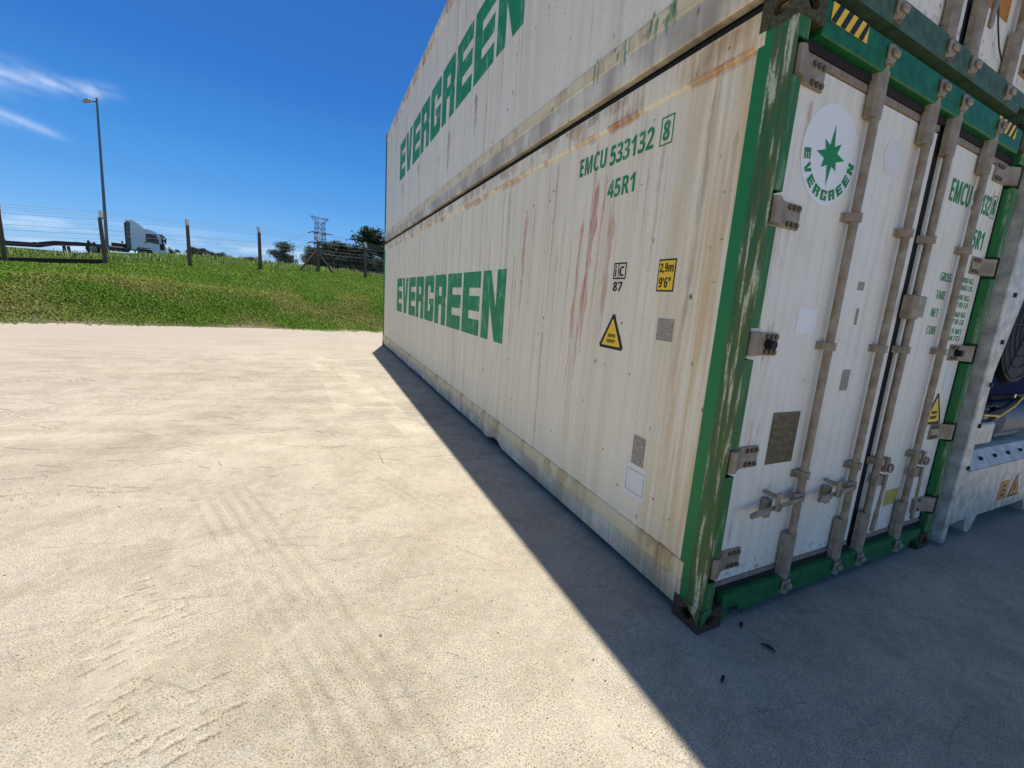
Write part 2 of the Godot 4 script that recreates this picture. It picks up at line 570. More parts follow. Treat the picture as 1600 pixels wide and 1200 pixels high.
func door_picture(seed_: int) -> ImageTexture:   # v runs down the door, rust tears under the hinges at the outer edge
	var w := 384
	var h := 768
	var a := grey(noise(0.01, seed_, 5), w, h)
	var l := grey(noise(0.05, seed_ + 1, 4), w, 64)
	var f := grey(noise(0.25, seed_ + 2, 2), w, h)
	var buf := PackedByteArray()
	buf.resize(w * h * 3)
	for y in h:
		for x in w:
			var i := y * w + x
			var v := (y + 0.5) / h
			var fv := v * 16.0
			var d := clampf((lerpf(l[int(fv) * w + x], l[(int(fv) + 1) * w + x], smoothstep(0.0, 1.0, fv - int(fv))) / 255.0 - 0.5) * 0.8 + (a[i] / 255.0 - 0.5) * 0.5 + 0.1, 0.0, 1.0)
			var k := 1.0 + (f[i] / 255.0 - 0.5) * 0.05
			buf[i * 3] = clampi(int(244 * k * (1.0 - 0.12 * d)), 0, 255)
			buf[i * 3 + 1] = clampi(int(235 * k * (1.0 - 0.14 * d)), 0, 255)
			buf[i * 3 + 2] = clampi(int(213 * k * (1.0 - 0.2 * d)), 0, 255)
	var wob := noise(0.05, seed_ + 5, 3)
	for k in 26:
		var hy: float = [0.05, 0.24, 0.44, 0.64, 0.86][k % 5]
		streak(buf, w, h, rng.randf_range(2, 66), hy * h, (hy + rng.randf_range(0.04, 0.14)) * h, rng.randf_range(3, 9), Vector3(176, 120, 80), rng.randf_range(0.12, 0.45), wob)
	for k in 18:
		var y0 := rng.randf_range(0.0, 0.8)
		streak(buf, w, h, rng.randf_range(10, w - 10), y0 * h, (y0 + rng.randf_range(0.05, 0.2)) * h, rng.randf_range(2, 7), Vector3(160, 150, 132), rng.randf_range(0.1, 0.3), wob)
	for k in 90:
		var y0 := rng.randf() * h
		streak(buf, w, h, rng.randf() * w, y0, y0 + rng.randf_range(1.5, 6.0), rng.randf_range(1.2, 3.0), Vector3(96, 86, 76), rng.randf_range(0.3, 0.8), wob)
	for k in 60:   # scuffs along the foot of the door
		var y0 := h - absf(rng.randfn(0.0, 14.0)) - 2.0
		streak(buf, w, h, rng.randf() * w, y0, y0 + 8.0, rng.randf_range(2, 9), Vector3(104, 94, 84), rng.randf_range(0.15, 0.5), wob)
	return tex(buf, w, h)


func letter_picture() -> ImageTexture:   # green paint with a little wear; tiled by metres
	var n := 512
	var a := grey(noise(0.012, 61, 5), n, n)
	var b := grey(noise(0.06, 62, 4), n, n)
	var buf := PackedByteArray()
	buf.resize(n * n * 3)
	for y in n:
		for x in n:
			var i := y * n + x
			var s := b[((y / 7) % n) * n + x] / 255.0
			var k := 0.93 + 0.14 * a[i] / 255.0
			var col := Vector3(26, 138, 76) * k
			col = col.lerp(Vector3(196, 200, 176), clampf((s - 0.58) * 3.4, 0.0, 0.75) * smoothstep(0.42, 0.62, a[i] / 255.0))
			for q in 3:
				buf[i * 3 + q] = clampi(int(col[q]), 0, 255)
	return tex(buf, n, n)


func make_materials() -> void:
	var blotch := grunge(1, 0.016, 0.32, 0.1)
	var rusty := grunge(2, 0.03, 0.55, 0.22, Vector3(0.75, 1.05, 1.3))
	var runs := grunge(3, 0.05, 0.34, 0.06, Vector3(0.8, 1.0, 1.25), 8)
	var dusty := grunge(4, 0.014, 0.33, 0.13, Vector3(0.85, 1.0, 1.2))
	for k in 2:
		var m := mat("panel_%d" % k, Color.WHITE, 0.55)
		m.albedo_texture = side_picture(k)
	for k in 2:
		var m := mat("post_%d" % k, Color.WHITE, 0.6)
		m.albedo_texture = post_picture(71 + 10 * k)
		m.heightmap_enabled = true
		m.heightmap_texture = m.albedo_texture
		m.heightmap_scale = 0.12
		var d := mat("door_%d" % k, Color.WHITE, 0.5)
		d.albedo_texture = door_picture(91 + 10 * k)
	var lp := mat("green_letters", Color.WHITE, 0.6)
	lp.albedo_texture = letter_picture()
	lp.uv1_triplanar = true
	lp.uv1_scale = Vector3(0.6, 0.6, 0.6)
	mat("green_frame", c8(26, 126, 64), 0.5, blotch, 1.3)
	mat("green_dull", c8(84, 118, 92), 0.7, blotch, 1.3)
	mat("green_print", c8(24, 140, 74), 0.6)
	mat("cream", c8(222, 214, 192), 0.6, runs, 0.7)
	mat("rust_iron", c8(104, 92, 72), 0.85, rusty, 3.0, 0.0, 0.3)
	mat("worn_green_iron", c8(98, 104, 70), 0.8, rusty, 3.0, 0.0, 0.2)
	mat("bare_metal", c8(188, 175, 152), 0.55, dusty, 1.3, 0.15, 0.04)
	mat("bolt", c8(132, 116, 94), 0.6, dusty, 6.0, 0.2)
	mat("rubber", c8(40, 36, 36), 0.85, blotch, 4.0)
	mat("black", c8(24, 23, 24), 0.7)
	mat("trim", c8(170, 156, 140), 0.6, runs, 2.0)
	mat("white_paint", c8(244, 236, 212), 0.45, blotch, 0.8)
	mat("white_sticker", c8(244, 242, 232), 0.4)
	mat("pale_sticker", c8(232, 228, 214), 0.5)
	mat("grey_sticker", c8(196, 184, 160), 0.7, blotch, 5.0)
	mat("yellow", c8(250, 204, 34), 0.5)
	mat("orange", c8(232, 150, 24), 0.5, blotch, 5.0)
	mat("pale_yellow", c8(232, 208, 96), 0.55, blotch, 6.0)
	mat("print_black", c8(30, 28, 28), 0.6)
	mat("data_plate", c8(122, 114, 92), 0.5, dusty, 3.0, 0.3)
	mat("blue_housing", c8(12, 28, 78), 0.75, blotch, 2.0)
	M.blue_housing.metallic_specular = 0.15
	mat("dark_steel", c8(46, 46, 50), 0.6, blotch, 3.0, 0.2)
	mat("mid_grey", c8(128, 130, 130), 0.55, blotch, 2.0)
	mat("concrete", c8(150, 138, 124), 0.9, rusty, 1.5, 0.0, 0.4)
	mat("concrete_pale", c8(214, 208, 196), 0.9, blotch, 2.0)
	mat("shaded_concrete", c8(92, 84, 74), 0.95, rusty, 1.0)
	mat("galvanised", c8(140, 142, 150), 0.5, blotch, 1.5, 0.3)
	mat("lattice", c8(104, 108, 120), 0.6, null, 1.0, 0.2)
	mat("insulator", c8(96, 66, 58), 0.4)
	mat("lorry_white", c8(244, 244, 242), 0.35)
	mat("lorry_glass", c8(26, 32, 38), 0.08)
	mat("lorry_dark", c8(40, 40, 42), 0.6, blotch, 1.0)
	mat("tyre", c8(30, 29, 28), 0.9, blotch, 2.0)
	mat("rim_steel", c8(160, 160, 158), 0.4, null, 1.0, 0.6)
	mat("red_oxide", c8(108, 48, 42), 0.7, rusty, 0.8)
	mat("lamp_red", c8(150, 24, 20), 0.3)
	mat("lamp_clear", c8(225, 225, 220), 0.1)
	mat("bark", c8(96, 82, 68), 0.95, rusty, 0.7)
	for k in 3:
		var leaf := mat("leaf_%d" % k, [c8(58, 84, 44), c8(48, 74, 40), c8(70, 92, 46)][k], 0.7)
		leaf.vertex_color_use_as_albedo = true
		leaf.backlight_enabled = true
		leaf.backlight = Color(0.12, 0.16, 0.05)
	for n in ["grass_blade", "weed_blade"]:
		var g := mat(n, Color.WHITE, 0.75)
		g.vertex_color_use_as_albedo = true
		g.backlight_enabled = true
		g.backlight = Color(0.07, 0.1, 0.015)
		g.metallic_specular = 0.1
	# the gravel: a fine tile, the vertex colours on top of it and the wheel marks as a detail layer
	var gm := mat("gravel", Color.WHITE, 0.95)
	gm.albedo_texture = gravel_tile()
	gm.uv1_triplanar = true
	gm.uv1_world_triplanar = true
	gm.uv1_scale = Vector3.ONE / 1.7
	gm.heightmap_enabled = true
	gm.heightmap_texture = gm.albedo_texture
	gm.heightmap_scale = 0.55
	gm.vertex_color_use_as_albedo = true
	gm.detail_enabled = true
	gm.detail_blend_mode = BaseMaterial3D.BLEND_MODE_MUL
	gm.detail_uv_layer = BaseMaterial3D.DETAIL_UV_2
	gm.detail_albedo = wheel_marks()
	var tm := mat("turf", Color.WHITE, 0.95, grunge(5, 0.05, 0.5, 0.35), 0.5)
	tm.vertex_color_use_as_albedo = true
	tm.metallic_specular = 0.1


func gravel_tile() -> ImageTexture:
	var n := 1024
	var a := grey(noise(0.02, 41, 5), n, n)
	var b := grey(noise(0.18, 42, 3), n, n)
	var c := grey(noise(0.1, 43, 2, FastNoiseLite.TYPE_CELLULAR), n, n)
	var buf := PackedByteArray()
	buf.resize(n * n * 3)
	for i in n * n:
		var v := 0.93 + (a[i] / 255.0 - 0.5) * 0.1 + (b[i] / 255.0 - 0.5) * 0.3 + (c[i] / 255.0 - 0.5) * 0.12
		var pit := clampf((0.33 - b[i] / 255.0) * 4.0, 0.0, 1.0) * 0.42 * clampf(a[i] / 255.0 * 1.6 - 0.2, 0.15, 1.0)
		v = clampf(v - pit, 0.0, 1.0)
		var warm := (a[i] / 255.0 - 0.5) * 0.05
		buf[i * 3] = int(255.0 * v)
		buf[i * 3 + 1] = int(255.0 * clampf(v * (0.99 - warm * 0.6), 0, 1))
		buf[i * 3 + 2] = int(255.0 * clampf(v * (0.975 - warm * 1.6), 0, 1))
	return tex(buf, n, n)


const MARK_LO := Vector2(-6.5, -10.0)
const MARK_SIZE := Vector2(10.0, 12.0)


# bands of tyre print pressed into the dust: points along the middle, width, ribs or lugs, strength
func tyre_bands() -> Array:
	return [
		[[Vector2(-0.9, 1.6), Vector2(-1.33, 0.4), Vector2(-1.62, -0.5), Vector2(-1.95, -1.4), Vector2(-2.4, -2.6)], 0.42, "ribs", 0.75],
		[[Vector2(-1.45, 1.3), Vector2(-1.95, 0.15), Vector2(-2.3, -0.75), Vector2(-2.75, -1.7)], 0.46, "lugs", 1.0],
		[[Vector2(-0.7, -1.4), Vector2(-1.15, -2.4), Vector2(-1.7, -3.9), Vector2(-2.3, -5.4)], 0.34, "ribs", 0.4],
		[[Vector2(-6.6, -1.2), Vector2(-4.3, -2.3), Vector2(-3.0, -3.1), Vector2(-2.4, -4.7), Vector2(-1.7, -6.6), Vector2(-1.0, -9.0)], 0.5, "lugs", 0.8],
		[[Vector2(-6.5, -4.2), Vector2(-4.6, -4.9), Vector2(-3.2, -6.0), Vector2(-2.4, -8.0), Vector2(-2.0, -10.0)], 0.5, "lugs", 0.9],
		[[Vector2(-6.5, -6.5), Vector2(-4.3, -7.0), Vector2(-2.8, -6.9), Vector2(-1.4, -7.4)], 0.55, "lugs", 1.0],
		[[Vector2(-3.1, -0.2), Vector2(-3.3, -1.3), Vector2(-3.9, -2.6), Vector2(-5.0, -4.4)], 0.4, "lugs", 0.6],
		[[Vector2(-0.62, -3.2), Vector2(-0.9, -5.0), Vector2(-1.25, -7.6), Vector2(-1.6, -10.0)], 0.34, "smooth", 1.0],
		[[Vector2(-1.35, -4.4), Vector2(-1.5, -6.5), Vector2(-1.8, -9.9)], 0.3, "smooth", 0.8],
	]


func wheel_marks() -> ImageTexture:
	var w := 1600
	var h := 1920
	var buf := PackedByteArray()
	buf.resize(w * h * 3)
	# mottled dust: pale crusts over slightly browner, rougher ground
	var crust := grey(noise(0.013, 52, 6), w, h)
	var grain := grey(noise(0.07, 53, 4), w, h)
	for i in w * h:
		var c := crust[i] / 255.0 + (grain[i] / 255.0 - 0.5) * 0.45
		var px := i % w
		var py := i / w
		var inside := smoothstep(0.0, 200.0, minf(minf(px, w - px), minf(py, h - py)))
		var v := 226.0 + inside * (7.0 * (smoothstep(0.4, 0.62, c) - 0.5) + 13.0 * (grain[i] / 255.0 - 0.5) - 5.0 * smoothstep(0.36, 0.26, c))
		var br := (1.0 - smoothstep(0.28, 0.6, c)) * inside * 0.5
		buf[i * 3] = clampi(int(v), 0, 255)
		buf[i * 3 + 1] = clampi(int(v - 2.5 * br), 0, 255)
		buf[i * 3 + 2] = clampi(int(v - 7.0 * br), 0, 255)
	var wob := noise(0.9, 51, 4)
	var ppm := w / MARK_SIZE.x
	for band in tyre_bands():
		var done := PackedByteArray()
		done.resize(w * h)
		var pts: Array = band[0]
		var curve := Curve2D.new()
		for k in pts.size():
			var dir: Vector2 = (pts[mini(k + 1, pts.size() - 1)] - pts[maxi(k - 1, 0)]) / 6.0
			curve.add_point(pts[k], -dir, dir)
		var total := curve.get_baked_length()
		var step := 0.0055
		var cells := int(band[1] / step)
		var d := 0.0
		while d < total:
			var p := curve.sample_baked(d, true)
			var q := curve.sample_baked(minf(d + 0.03, total), true)
			var nrm := (q - p).orthogonal().normalized()
			var ends: float = smoothstep(0.0, 0.5, d) * (1.0 - smoothstep(total - 0.6, total, d)) * smoothstep(-10.0, -9.0, p.y) * smoothstep(-6.5, -5.5, p.x)
			for k in cells:
				var u: float = (k + 0.5) / cells * 2.0 - 1.0
				var at: Vector2 = p + nrm * u * band[1] * 0.5
				var px := int((at.x - MARK_LO.x) * ppm)
				var py := int((at.y - MARK_LO.y) * ppm)
				if px < 1 or py < 1 or px >= w - 1 or py >= h - 1:
					continue
				var n := wob.get_noise_2d(at.x, at.y)
				var there: float = clampf(0.55 + n * 1.7, 0.0, 1.0) * ends * band[3] * (1.0 - smoothstep(0.82, 1.0, absf(u)))
				var v := 0.0
				if band[2] == "ribs":
					var w_ := sin(u * 16.0 + n * 1.2)
					v = -0.055 - 0.10 * smoothstep(0.55, 0.95, w_) + 0.08 * smoothstep(0.6, 0.95, -w_)
					v *= 0.55 + 0.45 * smoothstep(-0.35, 0.2, wob.get_noise_2d(at.x * 4.0, at.y * 4.0))
					there = maxf(there, 0.6 * ends * band[3] * (1.0 - smoothstep(0.75, 1.0, absf(u))))
				elif band[2] == "lugs":
					var block := floorf((u + 1.0) * 2.5)
					var ph := fposmod(d + 0.03 * absf(u) + block * 0.023, 0.066) / 0.066
					v = (-0.22 if ph < 0.2 else (0.05 if ph < 0.5 else -0.01)) * (0.2 if fposmod((u + 1.0) * 2.5, 1.0) < 0.22 else 1.0)
					v *= smoothstep(-0.22, 0.3, wob.get_noise_2d(at.x * 5.0, at.y * 5.0))
				else:
					v = 0.085
				var i := (py * w + px) * 3
				if done[py * w + px]:
					continue
				done[py * w + px] = 1
				var dark := maxf(0.0, -v * there)
				buf[i] = clampi(int(buf[i] * (1.0 + v * there)), 0, 255)
				buf[i + 1] = clampi(int(buf[i + 1] * (1.0 + v * there) - dark * 14.0), 0, 255)
				buf[i + 2] = clampi(int(buf[i + 2] * (1.0 + v * there) - dark * 36.0), 0, 255)
			d += step
	# loose cracks and drag lines
	for k in 1000:
		var at := Vector2(rng.randf_range(20, w - 20), h * (1.0 - pow(rng.randf(), 0.75)))
		var thick := 2 if at.y < h * 0.62 else 1
		var dir := Vector2.from_angle(rng.randfn(0.35, 0.3)) * (1.0 if rng.randf() < 0.5 else -1.0)
		for j in int(rng.randf_range(8, 60)):
			at += dir + Vector2(rng.randfn(0, 0.25), rng.randfn(0, 0.4))
			if at.x < 1 or at.y < 3 or at.x >= w - 1 or at.y >= h - 1:
				break
			for th in thick:
				var i := ((int(at.y) - th) * w + int(at.x)) * 3
				for q in 3:
					buf[i + q] = int(buf[i + q] * (0.86 if thick == 1 else 0.8))
	return tex(buf, w, h)


# ------------------------------------------------------------------ the ground
func steps(lo: float, hi: float, a: float, b: float, fine: float, grow: float) -> PackedFloat32Array:   # fine between a and b, growing outside
	var out := PackedFloat32Array()
	var left := []
	var s := fine
	var x := a
	while x > lo:
		s *= grow
		x -= s
		left.append(maxf(x, lo))
	left.reverse()
	for v in left:
		out.append(v)
	var n := int(round((b - a) / fine))
	for k in n + 1:
		out.append(a + (b - a) * k / n)
	s = fine
	x = b
	while x < hi:
		s *= grow
		x += s
		out.append(minf(x, hi))
	return out


func gravel_height(x: float, z: float, f: FastNoiseLite) -> float:
	var flat := smoothstep(0.35, 1.2, maxf(maxf(-x, x - 2.5), maxf(z, -12.2 - z)))   # level under the containers
	return (f.get_noise_2d(x, z) * 0.013 + f.get_noise_2d(x * 5.0 + 50.0, z * 5.0) * 0.007) * flat - 0.004


func build_ground() -> void:
	var xs := steps(-300.0, 300.0, MARK_LO.x, MARK_LO.x + MARK_SIZE.x, 0.0625, 1.09)
	var zs := steps(-24.0, 120.0, MARK_LO.y, MARK_LO.y + MARK_SIZE.y, 0.0625, 1.09)
	var f := noise(0.22, 11, 4)
	var tone := noise(0.35, 12, 5)
	var wide := noise(0.09, 13, 4)
	var fine_tone := noise(2.4, 14, 4)
	# darker, damper smears where lorries turn: middle, radii, turn, strength
	var smears := [[-3.3, -3.6, 1.5, 0.32, 0.9, 0.8], [-2.6, -4.9, 1.6, 0.3, 1.05, 0.7], [-4.3, -2.6, 1.1, 0.3, 0.6, 0.6], [-1.5, -0.2, 1.7, 0.22, 1.2, 0.6], [-3.4, -1.4, 0.7, 0.4, 0.5, 0.4], [-1.9, -7.0, 2.5, 0.35, 1.2, 0.5], [-3.6, -7.2, 1.6, 0.5, 0.2, 0.5], [-1.1, -0.9, 1.1, 0.7, 1.2, 0.25]]
	var w := xs.size()
	var verts := PackedVector3Array()
	var cols := PackedColorArray()
	var uv2 := PackedVector2Array()
	var norms := PackedVector3Array()
	for z in zs:
		for x in xs:
			verts.append(Vector3(x, gravel_height(x, z, f), z))
			var e := 0.05
			norms.append(Vector3(gravel_height(x - e, z, f) - gravel_height(x + e, z, f), 2.0 * e, gravel_height(x, z - e, f) - gravel_height(x, z + e, f)).normalized())
			var t := tone.get_noise_2d(x, z)
			var mid := fine_tone.get_noise_2d(x, z)
			var g := wide.get_noise_2d(x, z * 1.6)
			var col := Vector3(0.64, 0.565, 0.43)
			var across := fine_tone.get_noise_2d(x * 0.22 + 30.0, z * 1.1 - x * 0.12) * smoothstep(-2.0, -5.0, z + x * 0.35)
			col *= 1.0 + 0.22 * across
			col *= 1.0 + 0.17 * t + 0.1 * g + 0.13 * mid
			col = col.lerp(Vector3(0.645, 0.54, 0.44), clampf(smoothstep(-1.8, -5.5, x) * 0.5 + smoothstep(-9.0, -14.0, z) * 0.7 + g * 0.5, 0.0, 0.85))   # pinker dust to the left and far off
			var brown := 0.0
			for s in smears:
				var d := Vector2(x - s[0], z - s[1]).rotated(s[4])
				brown = maxf(brown, (0.75 + 1.6 * mid) * s[5] * exp(-pow(d.x / s[2], 2.0) - pow(d.y / s[3], 2.0)) * clampf(0.75 + t * 1.3, 0.0, 1.3))
			col = col.lerp(Vector3(0.45, 0.365, 0.255), clampf(brown, 0.0, 0.8) * 0.8)
			cols.append(Color(minf(col.x, 1.0), minf(col.y, 1.0), minf(col.z, 1.0)))
			uv2.append((Vector2(x, z) - MARK_LO).clamp(Vector2(0.001, 0.001), MARK_SIZE - Vector2(0.001, 0.001)) / MARK_SIZE)
	var idx := PackedInt32Array()
	for j in zs.size() - 1:
		for i in w - 1:
			var a := j * w + i
			idx.append_array([a, a + 1, a + w, a + 1, a + w + 1, a + w])
	var arr := []
	arr.resize(Mesh.ARRAY_MAX)
	arr[Mesh.ARRAY_VERTEX] = verts
	arr[Mesh.ARRAY_NORMAL] = norms
	arr[Mesh.ARRAY_COLOR] = cols
	arr[Mesh.ARRAY_TEX_UV] = uv2
	arr[Mesh.ARRAY_TEX_UV2] = uv2
	arr[Mesh.ARRAY_INDEX] = idx
	var m := ArrayMesh.new()
	m.add_surface_from_arrays(Mesh.PRIMITIVE_TRIANGLES, arr)
	tag(put_mesh(m, "ground", M.gravel), "pale compacted gravel yard with tyre prints", "ground", "structure")


func edge_z(x: float) -> float:   # where the gravel meets the grass
	return -14.82 - 0.205 * (clampf(x, -26.0, 16.0) + 8.99)


func crest_y(x: float) -> float:
	return lerpf(2.0, 2.87, smoothstep(-18.0, -6.0, x))


func bank_height(x: float, z: float, f: FastNoiseLite) -> float:
	var s := edge_z(x) - z
	var fy := lerpf(1.45, 2.3, smoothstep(-15.0, -3.0, x))       # foot of the fence
	var y := 0.0
	if s < 3.2:
		y = 1.22 * smoothstep(-0.4, 3.6, s) * 1.06 - 0.02
	elif s < 11.0:
		var t := (s - 3.2) / 7.8
		y = lerpf(1.22, fy, t * (1.25 - 0.25 * t))
	elif s < 19.0:
		y = lerpf(fy, crest_y(x), sin((s - 11.0) / 8.0 * PI / 2.0))
	else:
		y = lerpf(crest_y(x), 3.0, smoothstep(19.0, 60.0, s))
	return y + f.get_noise_2d(x, z) * 0.16 * smoothstep(0.0, 2.0, s) + f.get_noise_2d(x * 6.0, z * 6.0) * 0.035 - 0.03


func build_bank() -> void:
	var xs := steps(-320.0, 320.0, -20.0, 8.0, 0.25, 1.12)
	var ss := steps(-0.6, 900.0, 0.0, 26.0, 0.2, 1.13)
	var f := noise(0.16, 15, 3)
	var tone := noise(0.3, 16, 4)
	var verts := PackedVector3Array()
	var cols := PackedColorArray()
	var norms := PackedVector3Array()
	for s in ss:
		for x in xs:
			var z := edge_z(x) - s
			var e := 0.15
			verts.append(Vector3(x, bank_height(x, z, f), z))
			norms.append(Vector3(bank_height(x - e, z, f) - bank_height(x + e, z, f), 2.0 * e, bank_height(x, z - e, f) - bank_height(x, z + e, f)).normalized())
			var t := tone.get_noise_2d(x, z)
			var col := Vector3(0.095, 0.17, 0.026).lerp(Vector3(0.22, 0.2, 0.08), clampf(0.3 + t * 1.2, 0.0, 0.85) * (1.0 - smoothstep(3.0, 6.0, s)))
			col = col.lerp(Vector3(0.42, 0.35, 0.24), 1.0 - smoothstep(-0.1 + t * 0.8, 0.4 + t * 1.0, s))
			cols.append(Color(col.x, col.y, col.z))
	var w := xs.size()
	var idx := PackedInt32Array()
	for j in ss.size() - 1:
		for i in w - 1:
			var a := j * w + i
			idx.append_array([a, a + w, a + 1, a + 1, a + w, a + w + 1])
	var arr := []
	arr.resize(Mesh.ARRAY_MAX)
	arr[Mesh.ARRAY_VERTEX] = verts
	arr[Mesh.ARRAY_NORMAL] = norms
	arr[Mesh.ARRAY_COLOR] = cols
	arr[Mesh.ARRAY_INDEX] = idx
	var m := ArrayMesh.new()
	m.add_surface_from_arrays(Mesh.PRIMITIVE_TRIANGLES, arr)
	tag(put_mesh(m, "grass_bank", M.turf), "earth bank under the grass, rising behind the gravel yard", "bank", "structure")
	# grass
	var tufts := []
	var r := RandomNumberGenerator.new()
	r.seed = 77
	for k in 120000:
		var x := r.randf_range(-19.0, 7.0)
		var s: float = r.randf_range(-0.75, 3.6) if k < 56000 else r.randf_range(3.0, 22.0)
		var z := edge_z(x) - s
		var t := tone.get_noise_2d(x, z)
		var on_bank := 1.0 - smoothstep(2.6, 4.8, s)
		if s < 0.3 and r.randf() < 0.55 + 0.5 * smoothstep(0.3, -0.6, s - t * 0.9):
			continue
		var tall := r.randf_range(0.03, 0.065) if s < 3.6 else r.randf_range(0.03, 0.08)
		var col := Vector3(0.105, 0.2, 0.024).lerp(Vector3(0.29, 0.255, 0.085), clampf(0.3 + t * 0.9 + r.randfn(0.0, 0.1), 0.0, 1.0) * (0.25 + 0.6 * on_bank))
		col *= r.randf_range(0.88, 1.08)
		tufts.append([Vector3(x, maxf(bank_height(x, z, f), 0.0) - 0.008, z), tall, col])
	scatter("grass", tufts, tuft_mesh(9, 0.7, 0.05, 3), M.grass_blade, r, "short green and straw grass covering the bank")
	var weeds := []
	for k in 1300:
		var x := r.randf_range(-19.0, 6.0)
		var s := r.randf_range(12.5, 20.0)
		var z := edge_z(x) - s
		var thick := tone.get_noise_2d(x * 0.8, z * 0.5 + 40.0)
		if thick < 0.05 and r.randf() < 0.75:
			continue
		var col := Vector3(0.10, 0.15, 0.05).lerp(Vector3(0.2, 0.19, 0.1), r.randf())
		weeds.append([Vector3(x, bank_height(x, z, f) - 0.02, z), r.randf_range(0.12, 0.42) * r.randf_range(0.5, 1.0), col])
	scatter("tall_weeds", weeds, tuft_mesh(5, 0.22, 0.035, 4), M.weed_blade, r, "tall thin weeds along the crest of the bank")


func tuft_mesh(blades: int, lean: float, wide: float, seed_: int) -> ArrayMesh:   # one unit tall
	var r := RandomNumberGenerator.new()
	r.seed = seed_
	var st := shape()
	for k in blades:
		var a := r.randf() * TAU
		var d := Vector3(cos(a), 0, sin(a))
		var sidew := d.cross(Vector3.UP) * wide
		var o := Vector3(r.randf_range(-0.35, 0.35), 0, r.randf_range(-0.35, 0.35))
		var h := r.randf_range(0.6, 1.0)
		var l := lean * r.randf_range(0.3, 1.0)
		var mid := o + d * l * 0.35 + Vector3.UP * h * 0.6
		var tip := o + d * l + Vector3.UP * h
		var n := (d * -0.12 + Vector3.UP).normalized()
		for p in [[o - sidew, mid - sidew * 0.8, mid + sidew * 0.8], [o - sidew, mid + sidew * 0.8, o + sidew], [mid - sidew * 0.8, tip, mid + sidew * 0.8]]:
			for q in p:
				vert(st, q, n)
	return st.commit()


func scatter(called: String, items: Array, mesh: Mesh, material: Material, r: RandomNumberGenerator, label: String) -> void:
	var mm := MultiMesh.new()
	mm.transform_format = MultiMesh.TRANSFORM_3D
	mm.use_colors = true
	mm.mesh = mesh
	mm.instance_count = items.size()
	for k in items.size():
		var h: float = items[k][1]
		var b := Basis(Vector3.UP, r.randf() * TAU).scaled(Vector3(h * r.randf_range(0.9, 1.7), h, h * r.randf_range(0.9, 1.7)))
		mm.set_instance_transform(k, Transform3D(b, items[k][0]))
		var c: Vector3 = items[k][2]
		mm.set_instance_color(k, Color(c.x, c.y, c.z))
	var o := MultiMeshInstance3D.new()
	o.name = numbered(called)
	o.multimesh = mm
	o.material_override = material
	add_child(o)
	tag(o, label, called.replace("_", " "), "stuff")


# ------------------------------------------------------------------ the reefer containers (door end at z = 0, left side at x = 0)
const S_UX := Vector3(0, 0, 1)
const UP := Vector3(0, 1, 0)
const S_N := Vector3(-1, 0, 0)
const D_UX := Vector3(1, 0, 0)
const D_N := Vector3(0, 0, 1)
const HINGES := [0.345, 0.905, 1.472, 2.055, 2.635]


func side_uv(p: Vector3) -> Vector2:
	return Vector2(1.0 + p.z / LEN, 1.0 - p.y / TALL)


func side_quad(st: SurfaceTool, p: Array, n: Vector3) -> void:
	var uv := []
	for q in p:
		uv.append(side_uv(q))
	face(st, p, n, uv)


